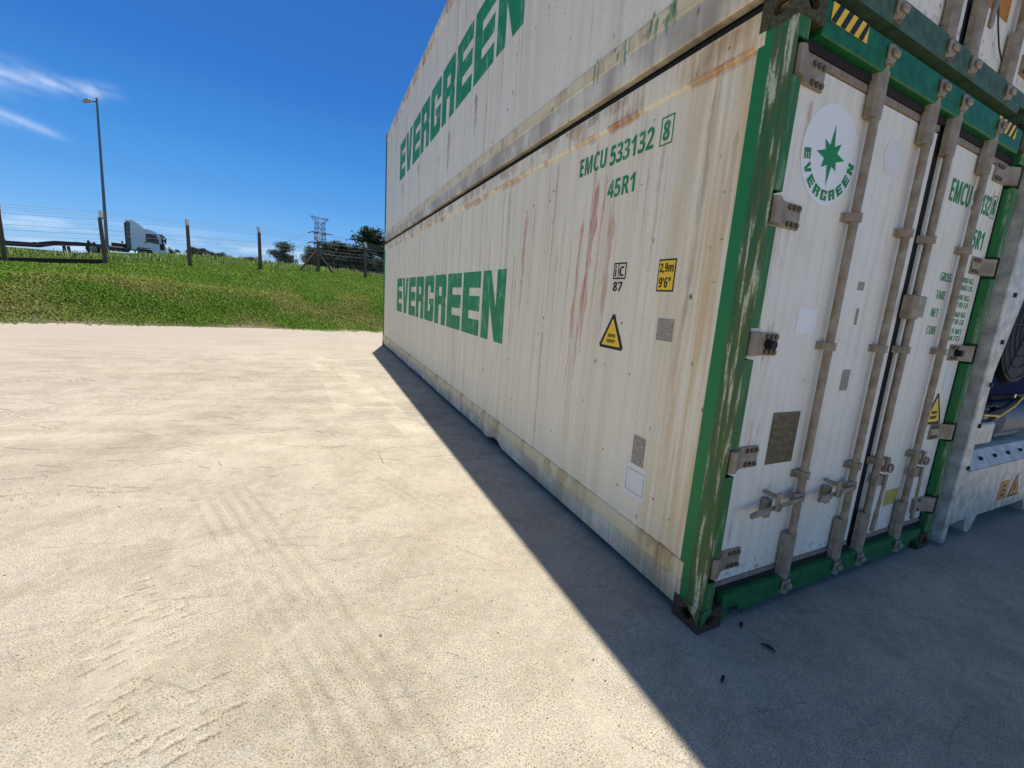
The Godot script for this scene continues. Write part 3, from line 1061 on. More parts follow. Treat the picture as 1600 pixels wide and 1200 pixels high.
func reefer(called: String, y0: float, which: int) -> Node3D:
	var c := thing(called, Vector3(0, y0, 0))
	var panel: Material = M["panel_%d" % which]
	# side panel with shallow pressed grooves
	for s in 2:
		var st := shape()
		if s == 1:
			X = Transform3D(Basis(Vector3(-1, 0, 0), Vector3(0, 1, 0), Vector3(0, 0, 1)), Vector3(WIDE, 0, 0))
		var grooves := []
		var z := -0.33
		while z > -12.0:
			grooves.append([z, 0.006, 0.0022])
			if z > -1.6:
				grooves.append([z - 0.075, 0.008, 0.003])
			elif int(-z * 10) % 3 == 0:
				grooves.append([z - 0.09, 0.006, 0.0018])
			z -= 0.29 if z > -1.6 else 0.44
		var prof := [Vector2(-0.15, 0.016)]
		for g in grooves:
			prof.append(Vector2(g[0] + g[1] * 1.8, 0.016))
			prof.append(Vector2(g[0] + g[1] * 0.4, 0.016 + g[2]))
			prof.append(Vector2(g[0] - g[1] * 0.4, 0.016 + g[2]))
			prof.append(Vector2(g[0] - g[1] * 1.8, 0.016))
		prof.append(Vector2(-12.05, 0.016))
		for k in prof.size() - 1:
			var a: Vector2 = prof[k]
			var b: Vector2 = prof[k + 1]
			var n := Vector3(-(a.x - b.x), 0, (a.y - b.y)).normalized()
			for yy in [[0.26, 1.2], [1.2, 2.74]]:
				side_quad(st, [Vector3(a.y, yy[0], a.x), Vector3(b.y, yy[0], b.x), Vector3(b.y, yy[1], b.x), Vector3(a.y, yy[1], a.x)], n)
		side_quad(st, [Vector3(0.06, 0.26, -0.15), Vector3(0.06, 0.26, -12.05), Vector3(0.06, 2.74, -12.05), Vector3(0.06, 2.74, -0.15)], Vector3(1, 0, 0))
		var sp := put(st, "side_panel", panel, c)
		if s == 0:
			side_print(sp, which)
		# top rail
		st = shape()
		if s == 1:
			X = Transform3D(Basis(Vector3(-1, 0, 0), Vector3(0, 1, 0), Vector3(0, 0, 1)), Vector3(WIDE, 0, 0))
		rail(st, [Vector2(0.055, 2.722), Vector2(0.010, 2.722), Vector2(0.004, 2.730), Vector2(0.002, 2.745), Vector2(0.002, 2.866), Vector2(0.008, 2.873), Vector2(0.075, 2.875)], -0.146, -12.04, 12, which, 0.0)
		put(st, "top_rail", panel, c)
		st = shape()
		if s == 1:
			X = Transform3D(Basis(Vector3(-1, 0, 0), Vector3(0, 1, 0), Vector3(0, 0, 1)), Vector3(WIDE, 0, 0))
		rail(st, [Vector2(0.06, 0.046), Vector2(0.016, 0.046), Vector2(0.010, 0.052), Vector2(0.006, 0.12), Vector2(0.005, 0.19), Vector2(0.0, 0.203), Vector2(-0.001, 0.212), Vector2(0.002, 0.22), Vector2(0.002, 0.292), Vector2(0.006, 0.302), Vector2(0.03, 0.306)], -0.15, -12.04, 60, which, 0.05 if s == 0 else 0.0)
		put(st, "bottom_rail", panel, c)
		# foot beam under the bottom rail, coloured black to deepen the shade in the gap
		st = shape()
		if s == 1:
			X = Transform3D(Basis(Vector3(-1, 0, 0), Vector3(0, 1, 0), Vector3(0, 0, 1)), Vector3(WIDE, 0, 0))
		box(st, Vector3(0.07, 0.012, -12.02), Vector3(0.13, 0.0455, -0.17))
		put(st, "floor_beam", M.black, c)
	var st := shape()
	box(st, Vector3(0.03, 2.86, -12.1), Vector3(WIDE - 0.03, 2.876, -0.06))
	put(st, "roof", M.cream, c)
	st = shape()
	box(st, Vector3(0.07, 0.06, -12.1), Vector3(WIDE - 0.07, 0.12, -0.1))
	put(st, "floor", M.dark_steel, c)
	st = shape()
	box(st, Vector3(0.04, 0.12, -12.13), Vector3(WIDE - 0.04, 2.859, -12.101))
	put(st, "end_wall", M.white_paint, c)
	# posts at both ends
	for s in 2:
		for e in 2:
			st = shape()
			X = Transform3D(Basis(Vector3(1 - 2 * s, 0, 0), Vector3(0, 1, 0), Vector3(0, 0, 1 - 2 * e)), Vector3(WIDE * s, 0, -LEN * e))
			post(st, e == 0)
			put(st, "corner_post", M["post_%d" % which] if e == 0 else M.green_frame, c)
			for t in 2:
				st = shape()
				X = Transform3D(Basis(Vector3(1 - 2 * s, 0, 0), Vector3(0, 1 - 2 * t, 0), Vector3(0, 0, 1 - 2 * e)), Vector3(WIDE * s, TALL * t, -LEN * e))
				casting(st)
				put(st, "corner_casting", M.worn_green_iron if t == 1 else M.rust_iron, c)
	# header and sill of the door end
	st = shape()
	box(st, Vector3(0.164, 2.752, -0.09), Vector3(WIDE - 0.164, 2.889, -0.004), 0.006)
	var header := put(st, "door_header", M.green_frame if which == 0 else M.green_dull, c)
	for xx in [0.2, 1.9]:
		hazard(header, xx, 2.812, 0.272, 0.072)
	st = shape()
	extrude(st, [Vector2(0.164, 0.03), Vector2(0.215, 0.03), Vector2(0.215, 0.085), Vector2(0.30, 0.085), Vector2(0.30, 0.048), Vector2(2.13, 0.048), Vector2(2.15, 0.095), Vector2(2.25, 0.095), Vector2(2.26, 0.03), Vector2(WIDE - 0.164, 0.03), Vector2(WIDE - 0.164, 0.168), Vector2(0.164, 0.168)], Vector3(0, 0, -0.1), D_UX, UP, Vector3(0, 0, 0.092))
	put(st, "door_sill", M.green_frame if which == 0 else M.green_dull, c)
	# doors
	for s in 2:
		var x0 := 0.10 if s == 0 else 1.452
		var x1 := 1.366 if s == 0 else 2.338
		st = shape()
		var f := -0.056
		var lo := Vector2(x0, 0.225)
		var hi := Vector2(x1, 2.672)
		var q := [Vector3(lo.x, lo.y, f), Vector3(hi.x, lo.y, f), Vector3(hi.x, hi.y, f), Vector3(lo.x, hi.y, f)]
		var uv := [Vector2(0, 1), Vector2(1, 1), Vector2(1, 0), Vector2(0, 0)]
		if s == 1:
			uv = [Vector2(1, 1), Vector2(0, 1), Vector2(0, 0), Vector2(1, 0)]
		face(st, q, D_N, uv)
		for k in 4:   # rolled edges
			var a: Vector3 = q[k]
			var b: Vector3 = q[(k + 1) % 4]
			var out := Vector3((b - a).y, -(b - a).x, 0).normalized()
			face(st, [a, b, b + out * 0.006 - D_N * 0.008, a + out * 0.006 - D_N * 0.008], out + D_N, [uv[k], uv[(k + 1) % 4], uv[(k + 1) % 4], uv[k]])
			face(st, [a + out * 0.006 - D_N * 0.008, b + out * 0.006 - D_N * 0.008, b + out * 0.006 - D_N * 0.06, a + out * 0.006 - D_N * 0.06], out, [uv[k], uv[(k + 1) % 4], uv[(k + 1) % 4], uv[k]])
		var door := put(st, "door", M["door_%d" % which], c)
		tag(door, "left door leaf with the round emblem" if s == 0 else "right door leaf with the printed number")
		# trims and gaskets round the leaf
		for q_ in [[2.679, 2.712], [0.192, 0.2185]]:
			one_box("edge_trim", M.trim, door, Vector3(x0, q_[0], -0.075), Vector3(x1, q_[1], -0.050), 0.004)
		one_box("gasket", M.rubber, door, Vector3(x0 - 0.02, 2.713, -0.085), Vector3(x1 + 0.02, 2.7515, -0.040), 0.008)
		one_box("gasket", M.rubber, door, Vector3(x0 - 0.02, 0.1685, -0.085), Vector3(x1 + 0.02, 0.1915, -0.042), 0.006)
		if s == 0:
			one_box("gasket", M.rubber, door, Vector3(x0 - 0.034, 0.1925, -0.086), Vector3(x0 - 0.0065, 2.712, -0.052), 0.008)
			one_box("gasket", M.rubber, door, Vector3(x1 + 0.007, 0.1925, -0.088), Vector3(x1 + 0.044, 2.712, -0.060), 0.008)
		else:
			one_box("gasket", M.rubber, door, Vector3(x1 + 0.0065, 0.1925, -0.086), Vector3(x1 + 0.034, 2.712, -0.052), 0.008)
			one_box("gasket", M.rubber, door, Vector3(x0 - 0.04, 0.1925, -0.092), Vector3(x0 - 0.007, 2.712, -0.062), 0.008)
		for k in 5:
			hinge(door, s, HINGES[k], k == 2)
		if which == 0:
			if s == 0: left_door_print(door)
			else: right_door_print(door)
		else:
			upper_door_print(door, s)
	# locking bars
	var bars := [0.673, 1.186, 1.447, 1.932]
	for k in 4:
		locking_bar(c, bars[k], k)
	return c


func rail(st: SurfaceTool, prof: Array, za: float, zb: float, n: int, which: int, dent: float) -> void:
	var row := func(z: float) -> Array:
		var p := []
		for k in prof.size():
			var q: Vector2 = prof[k]
			var lift := 0.0
			if dent > 0.0 and which == 0:
				var d: float = (z + 2.86) / (0.14 if z > -2.86 else 0.16)
				lift = dent * exp(-pow(d, 4.0)) * clampf((0.2 - q.y) / 0.16, 0.0, 1.0)
				q.x -= sin(z * 2.1) * 0.003 + 0.02 * exp(-pow((z + 3.1) / 0.12, 2.0)) * clampf((0.2 - q.y) / 0.16, 0.0, 1.0)
			p.append(Vector3(q.x, q.y + lift, z))
		return p
	var zs := []
	for k in n + 1:
		zs.append(lerpf(za, zb, float(k) / n))
	if dent > 0.0:
		for k in 15:
			zs.append(-2.6 - 0.04 * k)
		zs.sort()
		zs.reverse()
	for i in zs.size() - 1:
		var a: Array = row.call(zs[i])
		var b: Array = row.call(zs[i + 1])
		for k in prof.size() - 1:
			var n_ := Vector3(-(prof[k + 1].y - prof[k].y), prof[k + 1].x - prof[k].x, 0).normalized()
			side_quad(st, [a[k], b[k], b[k + 1], a[k + 1]], n_)
	for z in [za, zb]:
		var p: Array = row.call(z)
		var k := p.size() - 1
		for j in range(1, k):
			side_quad(st, [p[0], p[j], p[j + 1]], Vector3(0, 0, 1 if z == za else -1))


func post(st: SurfaceTool, front: bool) -> void:   # corner at the origin, side flange towards -z, front face towards +x
	var prof := [Vector2(0.045, -0.181), Vector2(0.012, -0.181), Vector2(0.007, -0.178), Vector2(0.006, -0.112), Vector2(0.0035, -0.100), Vector2(0.003, -0.02), Vector2(0.005, -0.009), Vector2(0.011, -0.004), Vector2(0.020, -0.003)]
	var u := 0.0
	var total := 0.35
	var us := [0.0]
	for k in prof.size() - 1:
		u += prof[k].distance_to(prof[k + 1])
		us.append(u)
	var strip := func(a: Vector2, b: Vector2, ua: float, ub: float, y0: float, y1: float) -> void:
		var n := Vector3(-(b.y - a.y), 0, (b.x - a.x)).normalized()
		face(st, [Vector3(a.x, y0, a.y), Vector3(b.x, y0, b.y), Vector3(b.x, y1, b.y), Vector3(a.x, y1, a.y)], n, [Vector2(ua / total, 1.0 - y0 / TALL), Vector2(ub / total, 1.0 - y0 / TALL), Vector2(ub / total, 1.0 - y1 / TALL), Vector2(ua / total, 1.0 - y1 / TALL)])
	for k in prof.size() - 1:
		var y0 := 0.31 if k < 4 else 0.118
		var y1 := 2.762 if k < 4 else 2.778
		strip.call(prof[k], prof[k + 1], us[k], us[k + 1], y0, y1)
	# flange steps in where the rails meet it
	for yy in [[0.118, 0.3095], [2.7625, 2.778]]:
		strip.call(Vector2(0.05, -0.146), Vector2(0.006, -0.146), 0.02, 0.06, yy[0], yy[1])
		strip.call(Vector2(0.006, -0.146), Vector2(0.006, -0.112), 0.06, us[3], yy[0], yy[1])
		strip.call(Vector2(0.006, -0.112), Vector2(0.0035, -0.100), us[3], us[4], yy[0], yy[1])
	# front face, cut away at the hinges
	var edges := [0.118]
	if front:
		for h in HINGES:
			edges.append(h - 0.072)
			edges.append(h + 0.072)
	edges.append(2.778)
	for k in range(0, edges.size(), 2):
		strip.call(Vector2(0.020, -0.003), Vector2(0.080, -0.003), us[-1], us[-1] + 0.06, edges[k], edges[k + 1])
		strip.call(Vector2(0.080, -0.003), Vector2(0.084, -0.007), us[-1] + 0.06, us[-1] + 0.065, edges[k], edges[k + 1])
		strip.call(Vector2(0.084, -0.007), Vector2(0.084, -0.085), us[-1] + 0.065, total, edges[k], edges[k + 1])
		for y in [edges[k], edges[k + 1]]:   # edges of the cut-outs
			if y > 0.2 and y < 2.75:
				face(st, [Vector3(0.02, y, -0.003), Vector3(0.084, y, -0.003), Vector3(0.084, y, -0.014), Vector3(0.02, y, -0.014)], Vector3(0, -1 if y == edges[k] else 1, 0), [Vector2(0.7, 0.5), Vector2(0.9, 0.5), Vector2(0.9, 0.51), Vector2(0.7, 0.51)])
	# back of the hollow
	strip.call(Vector2(0.014, -0.014), Vector2(0.020, -0.085), 0.27, 0.275, 0.12, 2.77)
	strip.call(Vector2(0.016, -0.086), Vector2(0.1, -0.086), 0.05, 0.06, 0.12, 2.77)
	strip.call(Vector2(0.1, -0.1), Vector2(0.05, -0.18), 0.05, 0.06, 0.12, 2.77)
	# the weld tongue that runs down over the corner casting
	var n := Vector3(-1, 0, 0)
	face(st, [Vector3(-0.0025, 0.125, -0.125), Vector3(-0.0025, 0.125, -0.002), Vector3(-0.0025, 0.035, -0.008), Vector3(-0.0025, 0.08, -0.05)], n, [Vector2(0.3, 0.96), Vector2(0.6, 0.96), Vector2(0.6, 0.99), Vector2(0.4, 0.98)])
	face(st, [Vector3(0.0, 0.125, 0.0025), Vector3(0.078, 0.125, 0.0025), Vector3(0.06, 0.09, 0.0025), Vector3(0.008, 0.03, 0.0025)], Vector3(0, 0, 1), [Vector2(0.6, 0.96), Vector2(0.9, 0.96), Vector2(0.9, 0.98), Vector2(0.6, 0.99)])


func casting(st: SurfaceTool) -> void:   # lower corner fitting, corner at the origin: 162 wide, 118 high, 178 long
	var w := 0.162
	var h := 0.1175
	var l := 0.178
	holed(st, Vector3(0, 0, -l), Vector3(0, 0, 1), UP, Vector3(-1, 0, 0), l, h, Vector2(0.089, 0.058), Vector2(0.034, 0.028), 0.028)
	holed(st, Vector3(0, 0, 0), Vector3(1, 0, 0), UP, Vector3(0, 0, 1), w, h, Vector2(0.078, 0.058), Vector2(0.034, 0.026), 0.028)
	holed(st, Vector3(0, 0, -l), Vector3(1, 0, 0), Vector3(0, 0, 1), Vector3(0, -1, 0), w, l, Vector2(0.08, 0.089), Vector2(0.032, 0.062), 0.028)
	face(st, [Vector3(0, h, 0), Vector3(w, h, 0), Vector3(w, h, -l), Vector3(0, h, -l)], UP)
	face(st, [Vector3(w, 0, 0), Vector3(w, h, 0), Vector3(w, h, -l), Vector3(w, 0, -l)], Vector3(1, 0, 0))
	face(st, [Vector3(0, 0, -l), Vector3(w, 0, -l), Vector3(w, h, -l), Vector3(0, h, -l)], Vector3(0, 0, -1))


func hazard(parent: Node, x0: float, y0: float, w: float, h: float) -> void:
	var st := shape()
	var z := -0.0015
	paint_poly(st, [Vector2(0, 0), Vector2(w, 0), Vector2(w, h), Vector2(0, h)], Vector3(x0, y0, z), D_UX, UP, D_N)
	var tape := put(st, "hazard_tape", M.yellow, parent)
	st = shape()
	for k in 4:
		var a := 0.022 + k * 0.068
		var lean := 0.045
		paint_poly(st, [Vector2(a - lean * 0.5, 0.0005), Vector2(minf(a - lean * 0.5 + 0.034, w), 0.0005), Vector2(minf(a + lean * 0.5 + 0.034, w), h - 0.0005), Vector2(minf(a + lean * 0.5, w), h - 0.0005)], Vector3(x0, y0, z + 0.0012), D_UX, UP, D_N)
	put(st, "hazard_stripes", M.print_black, tape)


func hinge(door: Node, s: int, y: float, bumper: bool) -> void:
	var st := shape()
	var flip := Transform3D(Basis(Vector3(-1, 0, 0), Vector3(0, 1, 0), Vector3(0, 0, 1)), Vector3(WIDE, 0, 0)) if s == 1 else Transform3D.IDENTITY
	X = flip
	var top := [Vector2(0.288, -0.055), Vector2(0.288, -0.043), Vector2(0.165, -0.043), Vector2(0.125, -0.024), Vector2(0.09, -0.004), Vector2(0.073, 0.002), Vector2(0.056, -0.002), Vector2(0.047, -0.014), Vector2(0.05, -0.03), Vector2(0.062, -0.036), Vector2(0.08, -0.03), Vector2(0.12, -0.05), Vector2(0.16, -0.055)]
	extrude(st, top, Vector3(0, y - 0.054, 0), Vector3(1, 0, 0), Vector3(0, 0, 1), Vector3(0, 0.108, 0))
	var h := put(st, "hinge", M.bare_metal, door)
	if bumper:
		tag(h, "middle hinge with a black rubber bumper")
	st = shape()
	X = flip
	for bx in [0.205, 0.238, 0.27]:
		for by in [-0.036, 0.036]:
			tube(st, Vector3(bx, y + by, -0.044), Vector3(bx, y + by, -0.034), 0.0135, 0.011, 10)
	tag(put(st, "hinge_bolts", M.bolt, door), "", "", "stuff")
	if bumper:
		st = shape()
		X = flip
		tube(st, Vector3(0.215, y, -0.043), Vector3(0.215, y, -0.005), 0.024, 0.021, 14)
		put(st, "rubber_bumper", M.black, door)


func locking_bar(c: Node, x: float, k: int) -> void:
	var st := shape()
	var z := -0.018
	tube(st, Vector3(x, 0.14, z), Vector3(x, 2.84, z), 0.0205, 0.0205, 14)
	var bar := put(st, "locking_bar", M.bare_metal, c)
	# guards, cams and brackets
	for top in [true, false]:
		st = shape()
		var y0 := 2.565 if top else 0.155
		var y1 := 2.765 if top else 0.425
		var o := [Vector2(-0.046, -0.028), Vector2(-0.042, 0.002), Vector2(-0.02, 0.018), Vector2(0.02, 0.018), Vector2(0.042, 0.002), Vector2(0.046, -0.028)]
		extrude(st, o, Vector3(x, y0, z), Vector3(1, 0, 0), Vector3(0, 0, 1), Vector3(0, y1 - y0, 0))
		for yy in [0.25, 0.75]:
			for sx in [-1.0, 1.0]:
				tube(st, Vector3(x + sx * 0.046, lerpf(y0, y1, yy), z - 0.016), Vector3(x + sx * 0.053, lerpf(y0, y1, yy), z - 0.016), 0.008, 0.006, 8)
		put(st, "bar_guard", M.bare_metal, bar)
		st = shape()
		var cy := 2.835 if top else 0.115
		box(st, Vector3(x - 0.035, cy - 0.03, -0.003), Vector3(x + 0.035, cy + 0.03, 0.010), 0.005)
		box(st, Vector3(x - 0.018, cy - 0.022, 0.0105), Vector3(x + 0.03, cy + 0.012, 0.028), 0.006)
		tube(st, Vector3(x, cy - 0.05, z + 0.004), Vector3(x, cy + 0.03, z + 0.004), 0.03, 0.026, 12)
		put(st, "cam_keeper", M.bare_metal, bar)
	for y in [0.772, 1.478, 2.115]:
		st = shape()
		extrude(st, [Vector2(-0.056, -0.038), Vector2(-0.056, -0.030), Vector2(-0.034, -0.030), Vector2(-0.030, 0.010), Vector2(-0.014, 0.028), Vector2(0.014, 0.028), Vector2(0.030, 0.010), Vector2(0.034, -0.030), Vector2(0.056, -0.030), Vector2(0.056, -0.038)], Vector3(x, y - 0.021, z), Vector3(1, 0, 0), Vector3(0, 0, 1), Vector3(0, 0.042, 0))
		put(st, "bar_bracket", M.bare_metal, bar)
	st = shape()
	if k < 2:   # handle lies flat to the left, held by a keeper
		var y := 0.645
		var reach := 0.36 if k == 0 else 0.30
		box(st, Vector3(x - 0.075, y - 0.03, z - 0.01), Vector3(x + 0.02, y + 0.03, z + 0.024), 0.006)
		X = Transform3D(Basis(Vector3(0, 0, 1), deg_to_rad(4.0)), Vector3(x - 0.06, y, 0.014))
		box(st, Vector3(-reach, -0.014, -0.006), Vector3(0.05, 0.012, 0.006), 0.004)
		box(st, Vector3(-reach - 0.02, -0.02, -0.007), Vector3(-reach + 0.1, 0.006, 0.010), 0.004)
		X = Transform3D.IDENTITY
		var hx := x - 0.06 - reach * 0.55
		box(st, Vector3(hx - 0.022, y - 0.085, -0.05), Vector3(hx + 0.022, y + 0.02, -0.012), 0.005)
		box(st, Vector3(hx - 0.016, y - 0.015, 0.0205), Vector3(hx + 0.022, y + 0.075, 0.032), 0.006)
		tube(st, Vector3(hx, y + 0.05, -0.05), Vector3(hx, y + 0.05, 0.03), 0.012, 0.012, 8)
		ring(st, Vector3(hx + 0.01, y - 0.005, 0.03), Vector3(0, 0, 1), 0.022, 0.006, 12, 6)
	else:       # handle hangs down beside the bar
		var y := 0.66
		box(st, Vector3(x - 0.02, y - 0.05, z - 0.01), Vector3(x + 0.085, y + 0.02, z + 0.024), 0.006)
		X = Transform3D(Basis(Vector3(0, 0, 1), deg_to_rad(-4.0 if k == 2 else 3.0)), Vector3(x + 0.075, y - 0.02, 0.012))
		box(st, Vector3(-0.018, -0.34, -0.006), Vector3(0.014, 0.05, 0.006), 0.004)
		box(st, Vector3(-0.024, -0.34, -0.007), Vector3(0.010, -0.2, 0.011), 0.004)
		X = Transform3D.IDENTITY
		box(st, Vector3(x + 0.085, y + 0.03, -0.05), Vector3(x + 0.125, y + 0.13, 0.0), 0.006)
		ring(st, Vector3(x + 0.125, y + 0.06, 0.005), Vector3(0, 0, 1), 0.026, 0.007, 12, 6)
	put(st, "bar_handle", M.bare_metal, bar)
	if k == 2:
		st = shape()
		box(st, Vector3(x - 0.085, 1.66, -0.048), Vector3(x + 0.015, 1.80, 0.012), 0.008)
		put(st, "seal_plate", M.bare_metal, bar)


func label_quad(parent: Node, called: String, m: Material, o: Vector3, ux: Vector3, n: Vector3, w: float, h: float) -> MeshInstance3D:
	var st := shape()
	paint_poly(st, [Vector2(0, 0), Vector2(w, 0), Vector2(w, h), Vector2(0, h)], o, ux, UP, n)
	return put(st, called, m, parent)


func triangle_sign(parent: Node, apex: Vector3, ux: Vector3, n: Vector3, half: float, h: float) -> void:
	var st := shape()
	paint_poly(st, [Vector2(-half, -h + 0.02), Vector2(-half + 0.012, -h), Vector2(half - 0.012, -h), Vector2(half, -h + 0.02), Vector2(0.01, -0.004), Vector2(-0.01, -0.004)], apex, ux, UP, n)
	put(st, "warning_triangle", M.print_black, parent)
	st = shape()
	paint_poly(st, [Vector2(-half + 0.028, -h + 0.020), Vector2(half - 0.028, -h + 0.020), Vector2(0.004, -0.036), Vector2(-0.004, -0.036)], apex + n * 0.001, ux, UP, n)
	put(st, "warning_field", M.yellow, parent)
	st = shape()
	text(st, "SUPER", apex + n * 0.002 + ux * (-0.04) + UP * (-h + 0.075), ux, UP, n, 0.08, 0.022)
	text(st, "HEAVY", apex + n * 0.002 + ux * (-0.045) + UP * (-h + 0.04), ux, UP, n, 0.09, 0.022)
	put(st, "warning_words", M.print_black, parent)


func side_print(sp: Node, which: int) -> void:
	var xo := 0.0142
	var st := shape()
	block_word(st, "EVERGREEN", Vector3(xo, 1.13 if which == 0 else 1.2, -9.745), S_UX, UP, S_N, 6.885, 0.765 if which == 0 else 0.785)
	put(st, "evergreen_lettering", M.green_letters, sp)
	if which == 1:
		label_quad(sp, "worn_label", M.grey_sticker, Vector3(xo, 0.6, -1.3), S_UX, S_N, 0.22, 0.13)
		return
	st = shape()
	text(st, "EMCU", Vector3(xo, 2.498, -1.592), S_UX, UP, S_N, 0.325, 0.122)
	text(st, "533132", Vector3(xo, 2.492, -1.222), S_UX, UP, S_N, 0.415, 0.122)
	text(st, "8", Vector3(xo, 2.508, -0.733), S_UX, UP, S_N, 0.05, 0.1)
	text(st, "45R1", Vector3(xo, 2.285, -1.212), S_UX, UP, S_N, 0.275, 0.112)
	frame(st, Vector3(xo, 2.484, -0.755), S_UX, S_N, 0.10, 0.15, 0.008)
	put(st, "serial_number", M.green_letters, sp)
	st = shape()
	frame(st, Vector3(xo, 1.768, -1.05), S_UX, S_N, 0.128, 0.102, 0.009)
	paint_poly(st, [Vector2(0.046, 0.009), Vector2(0.053, 0.009), Vector2(0.053, 0.093), Vector2(0.046, 0.093)], Vector3(xo, 1.768, -1.05), S_UX, UP, S_N)
	text(st, "i", Vector3(xo, 1.785, -1.033), S_UX, UP, S_N, 0.011, 0.068)
	text(st, "C", Vector3(xo, 1.785, -0.989), S_UX, UP, S_N, 0.045, 0.062)
	text(st, "87", Vector3(xo, 1.692, -1.04), S_UX, UP, S_N, 0.095, 0.06)
	put(st, "ic_mark", M.print_black, sp)
	label_quad(sp, "height_border", M.print_black, Vector3(xo + 0.0006, 1.695, -0.634), S_UX, S_N, 0.134, 0.176)
	label_quad(sp, "height_label", M.yellow, Vector3(xo - 0.0004, 1.704, -0.626), S_UX, S_N, 0.118, 0.158)
	st = shape()
	text(st, "2,9m", Vector3(xo - 0.0014, 1.793, -0.62), S_UX, UP, S_N, 0.104, 0.056)
	text(st, "9'6\"", Vector3(xo - 0.0014, 1.716, -0.615), S_UX, UP, S_N, 0.088, 0.056)
	put(st, "height_words", M.print_black, sp)
	triangle_sign(sp, Vector3(xo, 1.55, -0.998), S_UX, S_N, 0.128, 0.228)
	label_quad(sp, "worn_label", M.grey_sticker, Vector3(xo, 1.427, -0.585), S_UX, S_N, 0.125, 0.122)
	label_quad(sp, "worn_label", M.grey_sticker, Vector3(xo + 0.0006, 0.66, -0.665), S_UX, S_N, 0.11, 0.185)
	label_quad(sp, "paint_patch", M.pale_sticker, Vector3(xo + 0.0003, 0.455, -0.705), S_UX, S_N, 0.19, 0.21)
	st = shape()
	frame(st, Vector3(xo, 0.49, -0.69), S_UX, S_N, 0.16, 0.14, 0.004)
	put(st, "label_outline", M.grey_sticker, sp)
	st = shape()
	frame(st, Vector3(xo, 0.73, -3.42), S_UX, S_N, 0.30, 0.2, 0.012)
	put(st, "label_outline", M.pale_sticker, sp)


func frame(st: SurfaceTool, o: Vector3, ux: Vector3, n: Vector3, w: float, h: float, t: float) -> void:
	for r in [[0, 0, w, t], [0, h - t, w, h], [0, t, t, h - t], [w - t, t, w, h - t]]:
		paint_poly(st, [Vector2(r[0], r[1]), Vector2(r[2], r[1]), Vector2(r[2], r[3]), Vector2(r[0], r[3])], o, ux, UP, n)


func disc(st: SurfaceTool, c: Vector3, r: float, n := 40) -> void:
	var p := []
	for k in n:
		p.append(Vector2(cos(TAU * k / n), sin(TAU * k / n)) * r)
	paint_poly(st, p, c, D_UX, UP, D_N)


func left_door_print(door: Node) -> void:
	var z := -0.0545
	var c := Vector3(0.449, 2.36, z)
	var st := shape()
	disc(st, c, 0.218)
	put(st, "emblem_disc", M.white_sticker, door)
	st = shape()   # eight-pointed star: long points up and down
	var tips := [0.135, 0.093, 0.110, 0.078, 0.130, 0.085, 0.110, 0.088]
	var poly := []
	for k in 8:
		var a := PI / 2 - TAU * k / 8
		poly.append(Vector2(cos(a), sin(a)) * tips[k])
		var b := a - TAU / 16
		poly.append(Vector2(cos(b), sin(b)) * (0.046 if k % 4 == 0 or k % 4 == 3 else 0.05))
	var star := PackedVector2Array(poly)
	var tri := Geometry2D.triangulate_polygon(star)
	for k in range(0, tri.size(), 3):
		paint_poly(st, [star[tri[k]], star[tri[k + 1]], star[tri[k + 2]]], c + D_N * 0.0015, D_UX, UP, D_N)
	put(st, "emblem_star", M.green_print, door)
	st = shape()   # the word along the lower rim
	var word := "EVERGREEN"
	for k in 9:
		var a := deg_to_rad(-90.0 + (k - 4) * 20.5)
		var dir := Vector2(cos(a), sin(a))
		var right := Vector2(-dir.y, dir.x)
		for g: Array in GLYPHS[word[k]]:
			var q := []
			for j in range(0, g.size(), 2):
				q.append(dir * (0.196 - g[j + 1] * 0.046) + right * (g[j] - 0.5) * 0.046)
			paint_poly(st, q, c + D_N * 0.0015, D_UX, UP, D_N)
	put(st, "emblem_word", M.green_print, door)
	st = shape()
	disc(st, Vector3(0.975, 2.465, z), 0.088)
	put(st, "round_sticker", M.pale_sticker, door)
	label_quad(door, "blank_label", M.white_sticker, Vector3(0.426, 1.531, z), D_UX, D_N, 0.157, 0.127)
	label_quad(door, "worn_label", M.grey_sticker, Vector3(0.895, 1.785, z), D_UX, D_N, 0.06, 0.045)
	label_quad(door, "worn_label", M.grey_sticker, Vector3(0.93, 1.60, z), D_UX, D_N, 0.025, 0.09)
	label_quad(door, "worn_label", M.grey_sticker, Vector3(0.92, 1.23, z), D_UX, D_N, 0.075, 0.12)
	st = shape()
	box(st, Vector3(0.377, 0.846, z - 0.001), Vector3(0.594, 1.124, z + 0.004), 0.001)
	put(st, "data_plate", M.data_plate, door)
	st = shape()
	for k in 5:
		paint_poly(st, [Vector2(0, 0), Vector2(0.18, 0), Vector2(0.18, 0.0015), Vector2(0, 0.0015)], Vector3(0.395, 0.9 + k * 0.045, z + 0.0045), D_UX, UP, D_N)
	tag(put(st, "plate_lines", M.dark_steel, door), "", "", "stuff")


